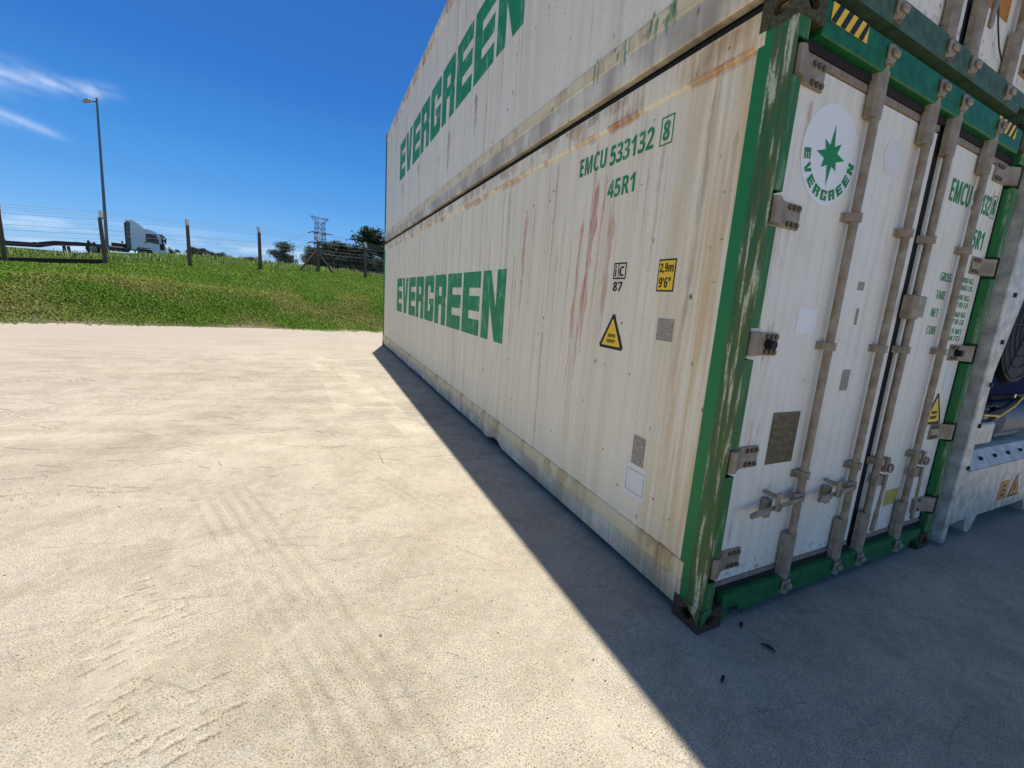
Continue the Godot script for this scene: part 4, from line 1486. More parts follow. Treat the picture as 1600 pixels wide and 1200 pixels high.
func right_door_print(door: Node) -> void:
	var z := -0.0545
	var st := shape()
	text(st, "EMCU", Vector3(1.655, 2.375, z), D_UX, UP, D_N, 0.27, 0.128)
	text(st, "533132", Vector3(1.965, 2.37, z), D_UX, UP, D_N, 0.26, 0.122)
	text(st, "8", Vector3(2.262, 2.39, z), D_UX, UP, D_N, 0.034, 0.095)
	frame(st, Vector3(2.248, 2.368, z), D_UX, D_N, 0.065, 0.14, 0.006)
	text(st, "45R1", Vector3(2.03, 2.155, z), D_UX, UP, D_N, 0.22, 0.118)
	put(st, "serial_number", M.green_print, door)
	st = shape()
	var words := ["GROSS", "TARE", "NET", "CUBE"]
	for k in 4:
		text(st, words[k], Vector3(1.785 - 0.006 * k, 1.92 - k * 0.112, z), D_UX, UP, D_N, [0.145, 0.125, 0.09, 0.12][k], 0.052, false)
	var data := [["34000 KG", "74960 LB"], ["4640 KG", "10230 LB"], ["29360 KG", "64730 LB"], ["67.9 M3", "2398 FT3"]]
	for k in 4:
		for j in 2:
			text(st, data[k][j], Vector3(2.02, 1.935 - k * 0.112 - j * 0.048, z), D_UX, UP, D_N, 0.24, 0.036, false)
	put(st, "weight_table", M.green_print, door)
	label_quad(door, "worn_label", M.grey_sticker, Vector3(1.615, 1.68, z), D_UX, D_N, 0.06, 0.13)
	label_quad(door, "worn_label", M.pale_sticker, Vector3(2.19, 1.20, z), D_UX, D_N, 0.13, 0.2)
	triangle_sign(door, Vector3(2.155, 1.19, z), D_UX, D_N, 0.128, 0.228)
	label_quad(door, "yellow_label", M.pale_yellow, Vector3(1.732, 0.405, z), D_UX, D_N, 0.17, 0.115)


func upper_door_print(door: Node, s: int) -> void:
	var z := -0.0545
	if s == 0:
		return
	label_quad(door, "orange_label", M.orange, Vector3(1.60, 0.47, z), D_UX, D_N, 0.25, 0.3)
	label_quad(door, "white_label", M.white_sticker, Vector3(1.99, 0.33, z), D_UX, D_N, 0.12, 0.085)
	var st := shape()
	text(st, "TMK", Vector3(2.005, 0.352, z + 0.001), D_UX, UP, D_N, 0.08, 0.035)
	put(st, "label_word", M.blue_housing, door)
	st = shape()
	wire(st, [Vector3(1.56, 0.62, -0.02), Vector3(1.60, 0.5, -0.022), Vector3(1.68, 0.4, -0.028), Vector3(1.76, 0.31, -0.03), Vector3(1.83, 0.26, -0.03)], 0.004)
	put(st, "cable", M.dark_steel, door)


# ------------------------------------------------------------------ the refrigeration end of the third container
func machine_reefer() -> void:
	var c := thing("reefer_container", Vector3(2.512, 0, 0.05))
	tag(c, "white reefer container beside the stack, its cooling machinery facing the yard", "container")
	var w := WIDE
	var st := shape()
	for s in 2:
		st = shape()
		X = Transform3D(Basis(Vector3(1 - 2 * s, 0, 0), UP, Vector3(0, 0, 1)), Vector3(w * s, 0, 0))
		extrude(st, [Vector2(0, 0.03), Vector2(0.075, 0.03), Vector2(0.085, 0.17), Vector2(0.16, 0.17), Vector2(0.16, 2.78), Vector2(0, 2.78)], Vector3(0, 0, -0.16), D_UX, UP, Vector3(0, 0, 0.152))
		tube(st, Vector3(0.01, 0.05, -0.012), Vector3(0.01, 2.78, -0.012), 0.012, 0.012, 8)
		put(st, "end_post", M.white_paint, c)
	# skirt with its scalloped foot
	st = shape()
	extrude(st, [Vector2(0.165, 0.17), Vector2(0.37, 0.165), Vector2(0.41, 0.055), Vector2(0.475, 0.035), Vector2(0.53, 0.055), Vector2(0.60, 0.165), Vector2(1.62, 0.15), Vector2(1.69, 0.04), Vector2(1.8, 0.04), Vector2(1.87, 0.15), Vector2(2.272, 0.17), Vector2(2.272, 0.58), Vector2(0.165, 0.58)], Vector3(0, 0, -0.14), D_UX, UP, Vector3(0, 0, 0.128))
	put(st, "skirt", M.white_paint, c)
	st = shape()   # sloping ledge with a row of bolts
	extrude(st, [Vector2(-0.012, 0.585), Vector2(-0.10, 0.70), Vector2(-0.34, 0.73), Vector2(-0.34, 0.585)], Vector3(0.165, 0, 0), Vector3(0, 0, 1), UP, Vector3(2.107, 0, 0))
	var ledge := put(st, "machine_ledge", M.white_paint, c)
	for k in 8:
		st = shape()
		tube(st, Vector3(0.22 + k * 0.28, 0.64, -0.058), Vector3(0.22 + k * 0.28, 0.652, -0.042), 0.017, 0.014, 8)
		put(st, "ledge_bolt", M.dark_steel, ledge)
	for y in [0.62, 0.95, 1.26, 1.57, 1.9, 2.2]:
		one_box("frame_bolt", M.dark_steel, c, Vector3(0.125, y - 0.016, -0.008), Vector3(0.152, y + 0.016, 0.006), 0.003)
	st = shape()   # slanting cheek plates inside the frame
	extrude(st, [Vector2(0.162, 1.25), Vector2(0.19, 1.25), Vector2(0.40, 1.9), Vector2(0.40, 2.6), Vector2(0.162, 2.6)], Vector3(0, 0, -0.07), D_UX, UP, Vector3(0, 0, 0.045))
	put(st, "cheek_plate", M.white_paint, c)
	one_box("recess_side", M.white_paint, c, Vector3(0.162, 0.74, -0.4), Vector3(0.172, 2.6, -0.072))
	one_box("recess_side", M.white_paint, c, Vector3(w - 0.172, 0.74, -0.4), Vector3(w - 0.162, 2.6, -0.03))
	st = shape()
	box(st, Vector3(0.162, 2.6, -0.42), Vector3(w - 0.162, 2.86, -0.01), 0.01)
	put(st, "top_panel", M.white_paint, c)
	st = shape()
	box(st, Vector3(0.165, 0.6, -0.43), Vector3(w - 0.165, 2.59, -0.41))
	put(st, "recess_back", M.dark_steel, c)
	st = shape()   # dark blue condenser housing, with a round fan opening
	box(st, Vector3(0.19, 1.12, -0.405), Vector3(2.24, 2.4, -0.16), 0.02)
	var house := put(st, "condenser_housing", M.blue_housing, c)
	st = shape()
	tube(st, Vector3(1.0, 1.72, -0.159), Vector3(1.0, 1.72, -0.12), 0.50, 0.47, 36)
	put(st, "fan_ring", M.black, house)
	st = shape()
	for k in 5:
		ring(st, Vector3(1.0, 1.72, -0.112), Vector3(0, 0, 1), 0.08 + k * 0.09, 0.004, 32, 5)
	for k in 6:
		var a := TAU * k / 6
		tube(st, Vector3(1.0, 1.72, -0.112), Vector3(1.0 + cos(a) * 0.46, 1.72 + sin(a) * 0.46, -0.112), 0.005, 0.005, 5)
	put(st, "fan_guard", M.dark_steel, house)
	st = shape()   # control box
	box(st, Vector3(0.235, 0.735, -0.30), Vector3(0.80, 0.915, -0.10), 0.012)
	put(st, "control_box", M.white_paint, c)
	st = shape()
	tube(st, Vector3(1.0, 0.9, -0.25), Vector3(1.75, 0.9, -0.25), 0.15, 0.15, 24)
	tube(st, Vector3(0.93, 0.9, -0.25), Vector3(1.0, 0.9, -0.25), 0.09, 0.15, 24)
	box(st, Vector3(1.1, 0.735, -0.33), Vector3(1.65, 0.78, -0.17), 0.01)
	put(st, "compressor", M.mid_grey, c)
	st = shape()
	var loop := []
	for k in 15:
		var a := -0.4 + k * 0.32
		loop.append(Vector3(0.56 + cos(a) * 0.24, 1.02 + sin(a) * 0.05, -0.14 + sin(a) * 0.05))
	wire(st, loop, 0.012)
	wire(st, [Vector3(0.3, 1.05, -0.13), Vector3(0.6, 0.99, -0.11), Vector3(0.95, 1.02, -0.12), Vector3(1.3, 1.1, -0.14)], 0.016)
	put(st, "hose", M.black, c)
	st = shape()
	wire(st, [Vector3(0.5, 0.99, -0.10), Vector3(0.8, 0.97, -0.09), Vector3(1.1, 1.04, -0.10), Vector3(1.35, 1.12, -0.12)], 0.009)
	put(st, "yellow_hose", M.yellow, c)
	st = shape()
	tube(st, Vector3(0.3, 1.045, -0.2), Vector3(0.62, 1.0, -0.16), 0.03, 0.03, 10)
	box(st, Vector3(0.62, 0.93, -0.22), Vector3(0.72, 1.03, -0.13), 0.01)
	tube(st, Vector3(0.78, 0.96, -0.14), Vector3(0.86, 0.96, -0.14), 0.04, 0.04, 12)
	put(st, "pipe_valve", M.galvanised, c)
	# stickers on the skirt
	for k in 2:
		var x0 := 0.94 + k * 0.22
		if k == 0:
			var q := label_quad(c, "orange_label", M.orange, Vector3(x0, 0.235, -0.0105), D_UX, D_N, 0.19, 0.175)
			st = shape()
			for j in 3:
				paint_poly(st, [Vector2(0, 0), Vector2(0.07, 0), Vector2(0.07, 0.018), Vector2(0, 0.018)], Vector3(x0 + 0.06, 0.27 + j * 0.042, -0.0095), D_UX, UP, D_N)
			put(st, "label_marks", M.print_black, q)
		else:
			st = shape()
			paint_poly(st, [Vector2(0, 0), Vector2(0.26, 0), Vector2(0.13, 0.22)], Vector3(x0, 0.235, -0.0105), D_UX, UP, D_N)
			var q := put(st, "warning_triangle", M.print_black, c)
			st = shape()
			paint_poly(st, [Vector2(0.03, 0.017), Vector2(0.23, 0.017), Vector2(0.13, 0.188)], Vector3(x0, 0.235, -0.0095), D_UX, UP, D_N)
			put(st, "warning_field", M.orange, q)
			st = shape()
			paint_poly(st, [Vector2(0.12, 0.10), Vector2(0.15, 0.14), Vector2(0.138, 0.10), Vector2(0.155, 0.10), Vector2(0.12, 0.04), Vector2(0.128, 0.085)], Vector3(x0, 0.235, -0.0085), D_UX, UP, D_N)
			put(st, "bolt_symbol", M.print_black, q)
	for s in 2:
		for t in 2:
			st = shape()
			X = Transform3D(Basis(Vector3(1 - 2 * s, 0, 0), Vector3(0, 1 - 2 * t, 0), Vector3(0, 0, 1)), Vector3(w * s, TALL * t, -0.165))
			casting(st)
			put(st, "corner_casting", M.rust_iron, c)
	st = shape()
	box(st, Vector3(0.01, 0.12, -12.0), Vector3(w - 0.01, 2.87, -0.44), 0.02)
	put(st, "box_body", M.cream, c)


func added_upper_neighbour() -> void:  # added out of view, keeps the sun off the gravel at the right
	var c := thing("reefer_container", Vector3(2.512, 2.902, 0.05))
	tag(c, "unseen white reefer container added on top of the one with the cooling machinery to shade the ground", "container")
	one_box("box_body", M.cream, c, Vector3(0.01, 0.14, -12.0), Vector3(WIDE - 0.01, 2.87, -0.2), 0.02)
	one_box("bottom_frame", M.white_paint, c, Vector3(0.0, 0.02, -0.19), Vector3(WIDE, 0.2, -0.01), 0.02)
	one_box("machine_panel", M.white_paint, c, Vector3(0.05, 0.205, -0.19), Vector3(WIDE - 0.05, 2.85, -0.04), 0.02)
	for s in 2:
		for e in 2:
			var st := shape()
			X = Transform3D(Basis(Vector3(1 - 2 * s, 0, 0), UP, Vector3(0, 0, 1 - 2 * e)), Vector3(WIDE * s, 0, -11.99 * e - 0.005))
			casting(st)
			put(st, "corner_casting", M.rust_iron, c)


# ------------------------------------------------------------------ fence, lamp post
func build_fence() -> void:
	var at := [Vector3(-15.55, 1.25, -22.95), Vector3(-12.794, 1.531, -24.002), Vector3(-10.138, 1.803, -25.012), Vector3(-7.359, 2.01, -26.067), Vector3(-4.516, 2.2, -27.148), Vector3(-1.711, 2.24, -28.214), Vector3(1.022, 2.3, -29.252), Vector3(3.8, 2.3, -30.31)]
	var fence := thing("wire_fence", at[0])
	tag(fence, "wire fence of concrete posts with bent pale tops along the bank", "fence")
	var along: Vector3 = (at[6] - at[1]).normalized()
	along = Vector3(along.x, 0, along.z).normalized()
	var back: Vector3 = along.cross(Vector3.UP) * -1.0
	if back.z > 0:
		back = -back
	var hs := []
	for k in at.size():
		var o: Vector3 = at[k] - at[0]
		var st := shape()
		X = Transform3D(Basis(along, UP, along.cross(UP)), o)
		X.basis = X.basis * Basis(Vector3(0, 0, 1), rng.randf_range(-0.01, 0.035))
		var top := 1.92
		var p := [0.075, 0.06]
		for f in 4:
			var a := f * PI / 2
			var n := Vector3(cos(a), 0, sin(a))
			var m := Vector3(-sin(a), 0, cos(a))
			face(st, [n * p[0] - m * p[0] + UP * -0.3, n * p[0] + m * p[0] + UP * -0.3, n * p[1] + m * p[1] + UP * top, n * p[1] - m * p[1] + UP * top], n)
		var post_ := put(st, "fence_post", M.concrete, fence)
		st = shape()
		X = Transform3D(Basis(along, UP, along.cross(UP)), o)
		var sgn := 1.0 if (along.cross(UP)).dot(back) > 0 else -1.0
		X = X * Transform3D(Basis(Vector3(1, 0, 0), sgn * 0.42), Vector3(0, top - 0.01, 0))
		box(st, Vector3(-0.062, 0, -0.058), Vector3(0.062, 0.36, 0.058), 0.012)
		put(st, "post_arm", M.concrete_pale, post_)  # paler than the post: its sunlit face is put into the colour
	for k in 2:   # raking struts of the straining post
		var st := shape()
		var foot: Vector3 = (Vector3(-2.99, 2.1, -27.73) if k == 0 else Vector3(-0.55, 2.18, -28.66)) - at[0]
		var head: Vector3 = at[5] - at[0] + Vector3(0, 1.35 if k == 0 else 1.15, 0) + along * (-0.07 if k == 0 else 0.07)
		tube(st, foot - UP * 0.2, head, 0.07, 0.06, 6)
		put(st, "post_strut", M.concrete, fence)
	# strands
	for hgt in [0.35, 0.7, 1.02, 1.22, 1.42, 1.62, 1.85]:
		var st := shape()
		for k in at.size() - 1:
			var a: Vector3 = at[k] - at[0] + UP * hgt
			var b: Vector3 = at[k + 1] - at[0] + UP * hgt
			wire(st, [a, (a + b) / 2.0 - UP * 0.018, b], 0.006 if hgt in [1.22, 1.42, 1.85] else 0.003, 4)
		put(st, "wire_strand", M.galvanised, fence)
	for j in 3:
		var st := shape()
		for k in at.size() - 1:
			var d: Vector3 = back * (0.045 + j * 0.045) + UP * (1.98 + j * 0.105)
			wire(st, [at[k] - at[0] + d, (at[k] + at[k + 1]) / 2.0 - at[0] + d - UP * 0.02, at[k + 1] - at[0] + d], 0.004, 4)
		put(st, "barbed_strand", M.galvanised, fence)
	var mesh_st := shape()
	for k in at.size() - 1:   # chain link: two families of slanting wires in each bay
		var a: Vector3 = at[k] - at[0]
		var b: Vector3 = at[k + 1] - at[0]
		var span := a.distance_to(b)
		var h := 1.42
		var n := int((span + h) / 0.11)
		for q in n:
			var t0 := -h + q * 0.11
			var lo := Vector2(maxf(t0, 0.0), maxf(-t0, 0.0))
			var hi := Vector2(minf(t0 + h, span), minf(h, span - t0))
			for flip in 2:
				var u0 := lo.x / span if flip == 0 else 1.0 - lo.x / span
				var u1 := hi.x / span if flip == 0 else 1.0 - hi.x / span
				tube(mesh_st, a.lerp(b, u0) + UP * (0.12 + lo.y) + back * 0.012 * flip, a.lerp(b, u1) + UP * (0.12 + hi.y) + back * 0.012 * flip, 0.0016, 0.0016, 3, false)
	tag(put(mesh_st, "wire_mesh", M.galvanised, fence), "", "", "stuff")
	# low footing at the left, its shade put into a darker concrete colour
	for k in 3:
		var st := shape()
		var a: Vector3 = at[k] - at[0]
		var b: Vector3 = at[k + 1] - at[0]
		var d := (b - a).normalized()
		X = Transform3D(Basis(d, UP, d.cross(UP)), a)
		var hi := 0.16 if k < 2 else 0.02
		box(st, Vector3(0.09, -0.25, -0.07), Vector3(a.distance_to(b) - 0.09, hi, 0.07), 0.015)
		put(st, "fence_footing", M.shaded_concrete, fence)


func build_lamp_post() -> void:
	var base := Vector3(-11.99, 2.0, -31.12)
	var o := thing("lamp_post", base)
	tag(o, "tall grey lamp post with a small flood lamp at its top, behind the fence", "lamp post")
	var st := shape()
	tube(st, Vector3(0, -0.2, 0), Vector3(0.13, 8.2, 0), 0.082, 0.042, 12)
	put(st, "pole", M.galvanised, o)
	st = shape()
	box(st, Vector3(-0.16, -0.02, -0.16), Vector3(0.16, 0.35, 0.16), 0.03)
	put(st, "pole_base", M.galvanised, o)
	st = shape()
	tube(st, Vector3(0.13, 8.0, 0), Vector3(-0.1, 7.98, 0.05), 0.03, 0.03, 8)
	put(st, "lamp_bracket", M.dark_steel, o)
	st = shape()
	X = Transform3D(Basis(Vector3(0, 0, 1), 0.45) * Basis(Vector3(1, 0, 0), 0.3), Vector3(-0.2, 7.95, 0.06))
	extrude(st, [Vector2(-0.2, -0.06), Vector2(0.14, -0.1), Vector2(0.18, 0.02), Vector2(0.05, 0.12), Vector2(-0.18, 0.06)], Vector3(0, 0, -0.15), Vector3(1, 0, 0), UP, Vector3(0, 0, 0.3))
	put(st, "flood_lamp", M.concrete_pale, o)
	st = shape()
	X = Transform3D(Basis(Vector3(0, 0, 1), 0.45) * Basis(Vector3(1, 0, 0), 0.3), Vector3(-0.2, 7.95, 0.06))
	face(st, [Vector3(-0.18, -0.069, -0.13), Vector3(0.12, -0.104, -0.13), Vector3(0.12, -0.104, 0.13), Vector3(-0.18, -0.069, 0.13)], Vector3(-0.1, -1, 0).normalized())
	put(st, "lamp_glass", M.lamp_clear, o)


# ------------------------------------------------------------------ lorries behind the bank
func wheel(parent: Node, c: Vector3, r: float, w: float) -> void:
	var st := shape()
	for s in [[0.0, 1.0]]:
		tube(st, c - Vector3(0, 0, w / 2), c + Vector3(0, 0, w / 2), r, r, 24, true)
	ring(st, c + Vector3(0, 0, w / 2 - 0.04), Vector3(0, 0, 1), r - 0.05, 0.05, 24, 6)
	var t := put(st, "wheel", M.tyre, parent)
	st = shape()
	tube(st, c + Vector3(0, 0, w / 2 + 0.002), c + Vector3(0, 0, w / 2 + 0.02), r * 0.56, r * 0.5, 18)
	tube(st, c + Vector3(0, 0, w / 2 + 0.02), c + Vector3(0, 0, w / 2 + 0.08), r * 0.2, r * 0.16, 12)
	put(st, "rim", M.rim_steel, t)


func build_truck() -> void:
	var o := thing("lorry_tractor", Vector3(-17.4, 2.72, -53.6))
	o.rotation.y = deg_to_rad(9.0)
	tag(o, "white lorry tractor unit with a tall roof deflector, parked beyond the bank", "lorry")
	var st := shape()   # cab shell, right side at z = 0, 2.45 wide
	var w := 2.45
	extrude(st, [Vector2(0, 0.8), Vector2(0.3, 0.8), Vector2(0.42, 1.08), Vector2(1.32, 1.08), Vector2(1.5, 0.7), Vector2(2.45, 0.55), Vector2(2.48, 1.35), Vector2(2.38, 1.6), Vector2(2.12, 2.34), Vector2(1.95, 2.52), Vector2(1.56, 2.74), Vector2(0.95, 2.88), Vector2(0, 2.88)], Vector3(0, 0, -w), Vector3(1, 0, 0), UP, Vector3(0, 0, w))
	var cab := put(st, "cab", M.lorry_white, o)
	st = shape()
	extrude(st, [Vector2(0.0, 2.885), Vector2(1.0, 2.885), Vector2(0.98, 2.95), Vector2(0.08, 3.56), Vector2(0.0, 3.54)], Vector3(0, 0, -w + 0.08), Vector3(1, 0, 0), UP, Vector3(0, 0, w - 0.16))
	put(st, "roof_deflector", M.lorry_white, o)
	one_box("side_extender", M.mid_grey, o, Vector3(-0.30, 0.95, -0.08), Vector3(-0.01, 3.4, -0.02), 0.01)
	one_box("side_extender", M.mid_grey, o, Vector3(-0.30, 0.95, -w + 0.02), Vector3(-0.01, 3.4, -w + 0.08), 0.01)
	one_box("cab_rear_panel", M.lorry_dark, o, Vector3(-0.26, 1.0, -w + 0.1), Vector3(-0.02, 3.3, -0.1), 0.02)
	st = shape()
	tube(st, Vector3(-0.36, 0.9, -0.4), Vector3(-0.36, 3.2, -0.4), 0.09, 0.09, 12)
	put(st, "exhaust_stack", M.lorry_dark, o)
	for side in 2:
		st = shape()
		var zz := 0.003 if side == 0 else -w - 0.003
		var nn := Vector3(0, 0, 1 if side == 0 else -1)
		face(st, [Vector3(1.10, 1.62, zz), Vector3(2.0, 1.52, zz), Vector3(2.0, 1.9, zz), Vector3(1.82, 2.34, zz), Vector3(1.10, 2.38, zz)], nn)
		var win := put(st, "side_window", M.lorry_glass, cab)
		var z0 := 0.0035 if side == 0 else -w - 0.0235
		one_box("window_frame", M.lorry_dark, win, Vector3(1.06, 1.58, z0), Vector3(1.108, 2.36, z0 + 0.02))
		one_box("window_frame", M.lorry_dark, win, Vector3(1.06, 2.365, z0), Vector3(1.84, 2.41, z0 + 0.02))
		one_box("window_frame", M.lorry_dark, win, Vector3(1.50, 1.6, z0), Vector3(1.56, 2.36, z0 + 0.02))
		st = shape()
		var m0 := 0.06 if side == 0 else -w - 0.24
		box(st, Vector3(2.2, 1.75, m0), Vector3(2.34, 2.25, m0 + 0.18), 0.03)
		box(st, Vector3(2.22, 1.5, m0 - (0.06 if side == 0 else -0.12)), Vector3(2.3, 1.8, m0 + 0.1), 0.02)
		put(st, "mirror", M.lorry_dark, o)
		st = shape()
		box(st, Vector3(2.03, 1.0, -0.004 if side == 0 else -w - 0.02), Vector3(2.38, 1.6, 0.02 if side == 0 else -w + 0.004), 0.01)
		put(st, "corner_vent", M.lorry_dark, cab)
		st = shape()
		box(st, Vector3(0.95, 1.5, -0.003 if side == 0 else -w - 0.015), Vector3(1.06, 1.64, 0.015 if side == 0 else -w + 0.003), 0.005)
		put(st, "side_marker", M.lorry_dark, cab)
		st = shape()
		box(st, Vector3(2.44, 0.75, -0.5 if side == 0 else -w + 0.1), Vector3(2.5, 1.0, -0.1 if side == 0 else -w + 0.5), 0.02)
		put(st, "headlight", M.lamp_clear, cab)
	st = shape()
	face(st, [Vector3(2.392, 1.6, -0.06), Vector3(2.136, 2.33, -0.08), Vector3(2.136, 2.33, -w + 0.08), Vector3(2.392, 1.6, -w + 0.06)], Vector3(1, 0.35, 0).normalized())
	put(st, "windscreen", M.lorry_glass, cab)
	st = shape()
	extrude(st, [Vector2(1.98, 2.52), Vector2(2.26, 2.46), Vector2(2.42, 2.2), Vector2(2.38, 2.16), Vector2(2.2, 2.38), Vector2(2.0, 2.45)], Vector3(0, 0, -w + 0.05), Vector3(1, 0, 0), UP, Vector3(0, 0, w - 0.1))
	put(st, "sun_visor", M.lorry_dark, cab)
	st = shape()
	box(st, Vector3(-3.9, 0.75, -w / 2 - 0.43), Vector3(2.2, 1.0, -w / 2 - 0.33), 0.01)
	box(st, Vector3(-3.9, 0.75, -w / 2 + 0.33), Vector3(2.2, 1.0, -w / 2 + 0.43), 0.01)
	for k in 4:
		box(st, Vector3(-3.8 + k * 1.1, 0.78, -w / 2 - 0.33), Vector3(-3.7 + k * 1.1, 0.95, -w / 2 + 0.33), 0.01)
	var ch := put(st, "chassis", M.lorry_dark, o)
	st = shape()
	box(st, Vector3(-1.5, 1.0, -w / 2 - 0.4), Vector3(-0.5, 1.3, -w / 2 + 0.4), 0.04)
	box(st, Vector3(-0.75, 1.3, -0.6), Vector3(-0.62, 1.5, -0.5), 0.01)
	put(st, "fifth_wheel", M.lorry_dark, ch)
	st = shape()
	box(st, Vector3(-1.6, 0.5, -0.55), Vector3(-0.2, 0.95, -0.02), 0.08)
	put(st, "fuel_tank", M.lorry_dark, o)
	for x in [0.87, -2.6]:
		for zz in [-0.2, -w + 0.2]:
			wheel(o, Vector3(x, 0.5, zz), 0.5, 0.32)


func build_trailer() -> void:
	var o := thing("skeletal_trailer", Vector3(-22.3, 2.32, -51.9))
	o.rotation.y = deg_to_rad(9.0)
	o.rotation.z = deg_to_rad(3.0)
	tag(o, "rusty red skeletal container trailer with a raised gooseneck, left of the lorry", "trailer")
	for zz in [-0.5, -1.5]:
		var st := shape()
		extrude(st, [Vector2(-10.0, 0.62), Vector2(-0.9, 0.62), Vector2(0.0, 0.86), Vector2(2.55, 1.02), Vector2(2.55, 1.24), Vector2(0.35, 1.24), Vector2(-0.3, 1.12), Vector2(-0.9, 0.98), Vector2(-10.0, 0.98)], Vector3(0, 0, zz - 0.06), Vector3(1, 0, 0), UP, Vector3(0, 0, 0.12))
		put(st, "main_beam", M.red_oxide, o)
	for x in [-9.9, -7.6, -5.3, -3.0, -0.75, 2.5]:
		var st := shape()
		var y := 0.8 if x < 0 else 1.1
		box(st, Vector3(x - 0.09, y, -2.2), Vector3(x + 0.09, y + 0.2, 0.2), 0.02)
		put(st, "cross_member", M.red_oxide, o)
	for x in [-9.9, -3.0, 2.5]:
		for zz in [0.1, -2.1]:
			var st := shape()
			var y := 1.0 if x < 0 else 1.3
			box(st, Vector3(x - 0.08, y, zz - 0.08), Vector3(x + 0.08, y + 0.14, zz + 0.08), 0.02)
			put(st, "twist_lock", M.lorry_dark, o)
	for zz in [-0.3, -1.7]:
		var st := shape()
		box(st, Vector3(0.75, 0.1, zz - 0.08), Vector3(0.95, 0.9, zz + 0.08), 0.02)
		box(st, Vector3(0.65, 0.05, zz - 0.14), Vector3(1.05, 0.1, zz + 0.14), 0.01)
		put(st, "landing_leg", M.lorry_dark, o)
	for x in [-8.8, -7.5, -6.2]:
		for zz in [-0.05, -1.95]:
			wheel(o, Vector3(x, 0.45, zz), 0.48, 0.34)


# ------------------------------------------------------------------ pylon
func bar3(st: SurfaceTool, a: Vector3, b: Vector3, r := 0.09) -> void:
	tube(st, a, b, r, r, 4, false)


func build_pylon() -> void:
	var o := thing("power_pylon", Vector3(-1.0, 3.0, -218.7))
	o.rotation.y = deg_to_rad(24.0)
	tag(o, "grey steel lattice electricity pylon rising behind the trees", "pylon")
	var half := func(y: float) -> float:
		return lerpf(2.9, 1.75, clampf(y / 16.0, 0, 1)) if y < 16.0 else lerpf(1.75, 1.45, clampf((y - 16.0) / 9.0, 0, 1))
	var st := shape()
	var ys := [0.0, 4.5, 8.5, 12.0, 14.5, 16.8, 19.0, 21.2, 23.4, 25.6]
	for k in ys.size() - 1:
		var y0: float = ys[k]
		var y1: float = ys[k + 1]
		var a: float = half.call(y0)
		var b: float = half.call(y1)
		var c := [Vector3(-1, 0, -1), Vector3(1, 0, -1), Vector3(1, 0, 1), Vector3(-1, 0, 1)]
		for j in 4:
			var p: Vector3 = c[j]
			var q: Vector3 = c[(j + 1) % 4]
			bar3(st, p * a + UP * y0, p * b + UP * y1, 0.13)
			bar3(st, p * a + UP * y0, q * b + UP * y1, 0.07)
			bar3(st, q * a + UP * y0, p * b + UP * y1, 0.07)
			bar3(st, p * b + UP * y1, q * b + UP * y1, 0.08)
	var body := put(st, "lattice_tower", M.lattice, o)
	for arm in [[16.6, 3.3], [21.0, 3.0], [27.4, 3.4]]:
		st = shape()
		var y: float = arm[0]
		var r: float = arm[1]
		var hb: float = half.call(minf(y, 25.6))
		var root := 25.6 if y > 26.0 else y - 0.2
		for s in [-1.0, 1.0]:
			for z in [-1.0, 1.0]:
				bar3(st, Vector3(s * hb, root, z * hb), Vector3(s * r, y + 0.5, z * 0.7), 0.11)
				bar3(st, Vector3(0, y + 0.55 if y < 26.0 else y + 0.2, z * hb * 0.8), Vector3(s * r, y + 0.6, z * 0.7), 0.11)
				bar3(st, Vector3(s * hb * 0.6, y + 0.55, z * hb * 0.8), Vector3(s * hb, root, z * hb), 0.07)
				bar3(st, Vector3(s * (hb + r) * 0.5, lerpf(root, y + 0.5, 0.5), z), Vector3(s * hb * 0.9, y + 0.56, z * hb * 0.8), 0.07)
			bar3(st, Vector3(s * r, y + 0.55, -0.7), Vector3(s * r, y + 0.55, 0.7), 0.2)
		put(st, "cross_arm", M.lattice, o)
		if y < 26.0:
			for s in [-1.0, 1.0]:
				st = shape()
				for e in [-1.0, 1.0]:
					tube(st, Vector3(s * r, y + 0.5, e * 0.7), Vector3(s * (r + 0.5), y + 0.1, e * 3.6), 0.22, 0.2, 8)
				put(st, "insulator", M.insulator, o)
	for k in 4:
		var y := 16.7 if k < 2 else 21.1
		var s := -1.0 if k % 2 == 0 else 1.0
		st = shape()
		for e in [-1.0, 1.0]:
			var pts := []
			for q in 9:
				var t := q / 8.0
				pts.append(Vector3(s * 3.7, y - 9.0 * 4.0 * t * (1.0 - t) * 0.6, e * (3.6 + 120.0 * t)))
			wire(st, pts, 0.035, 4)
		put(st, "conductor", M.lattice, o)


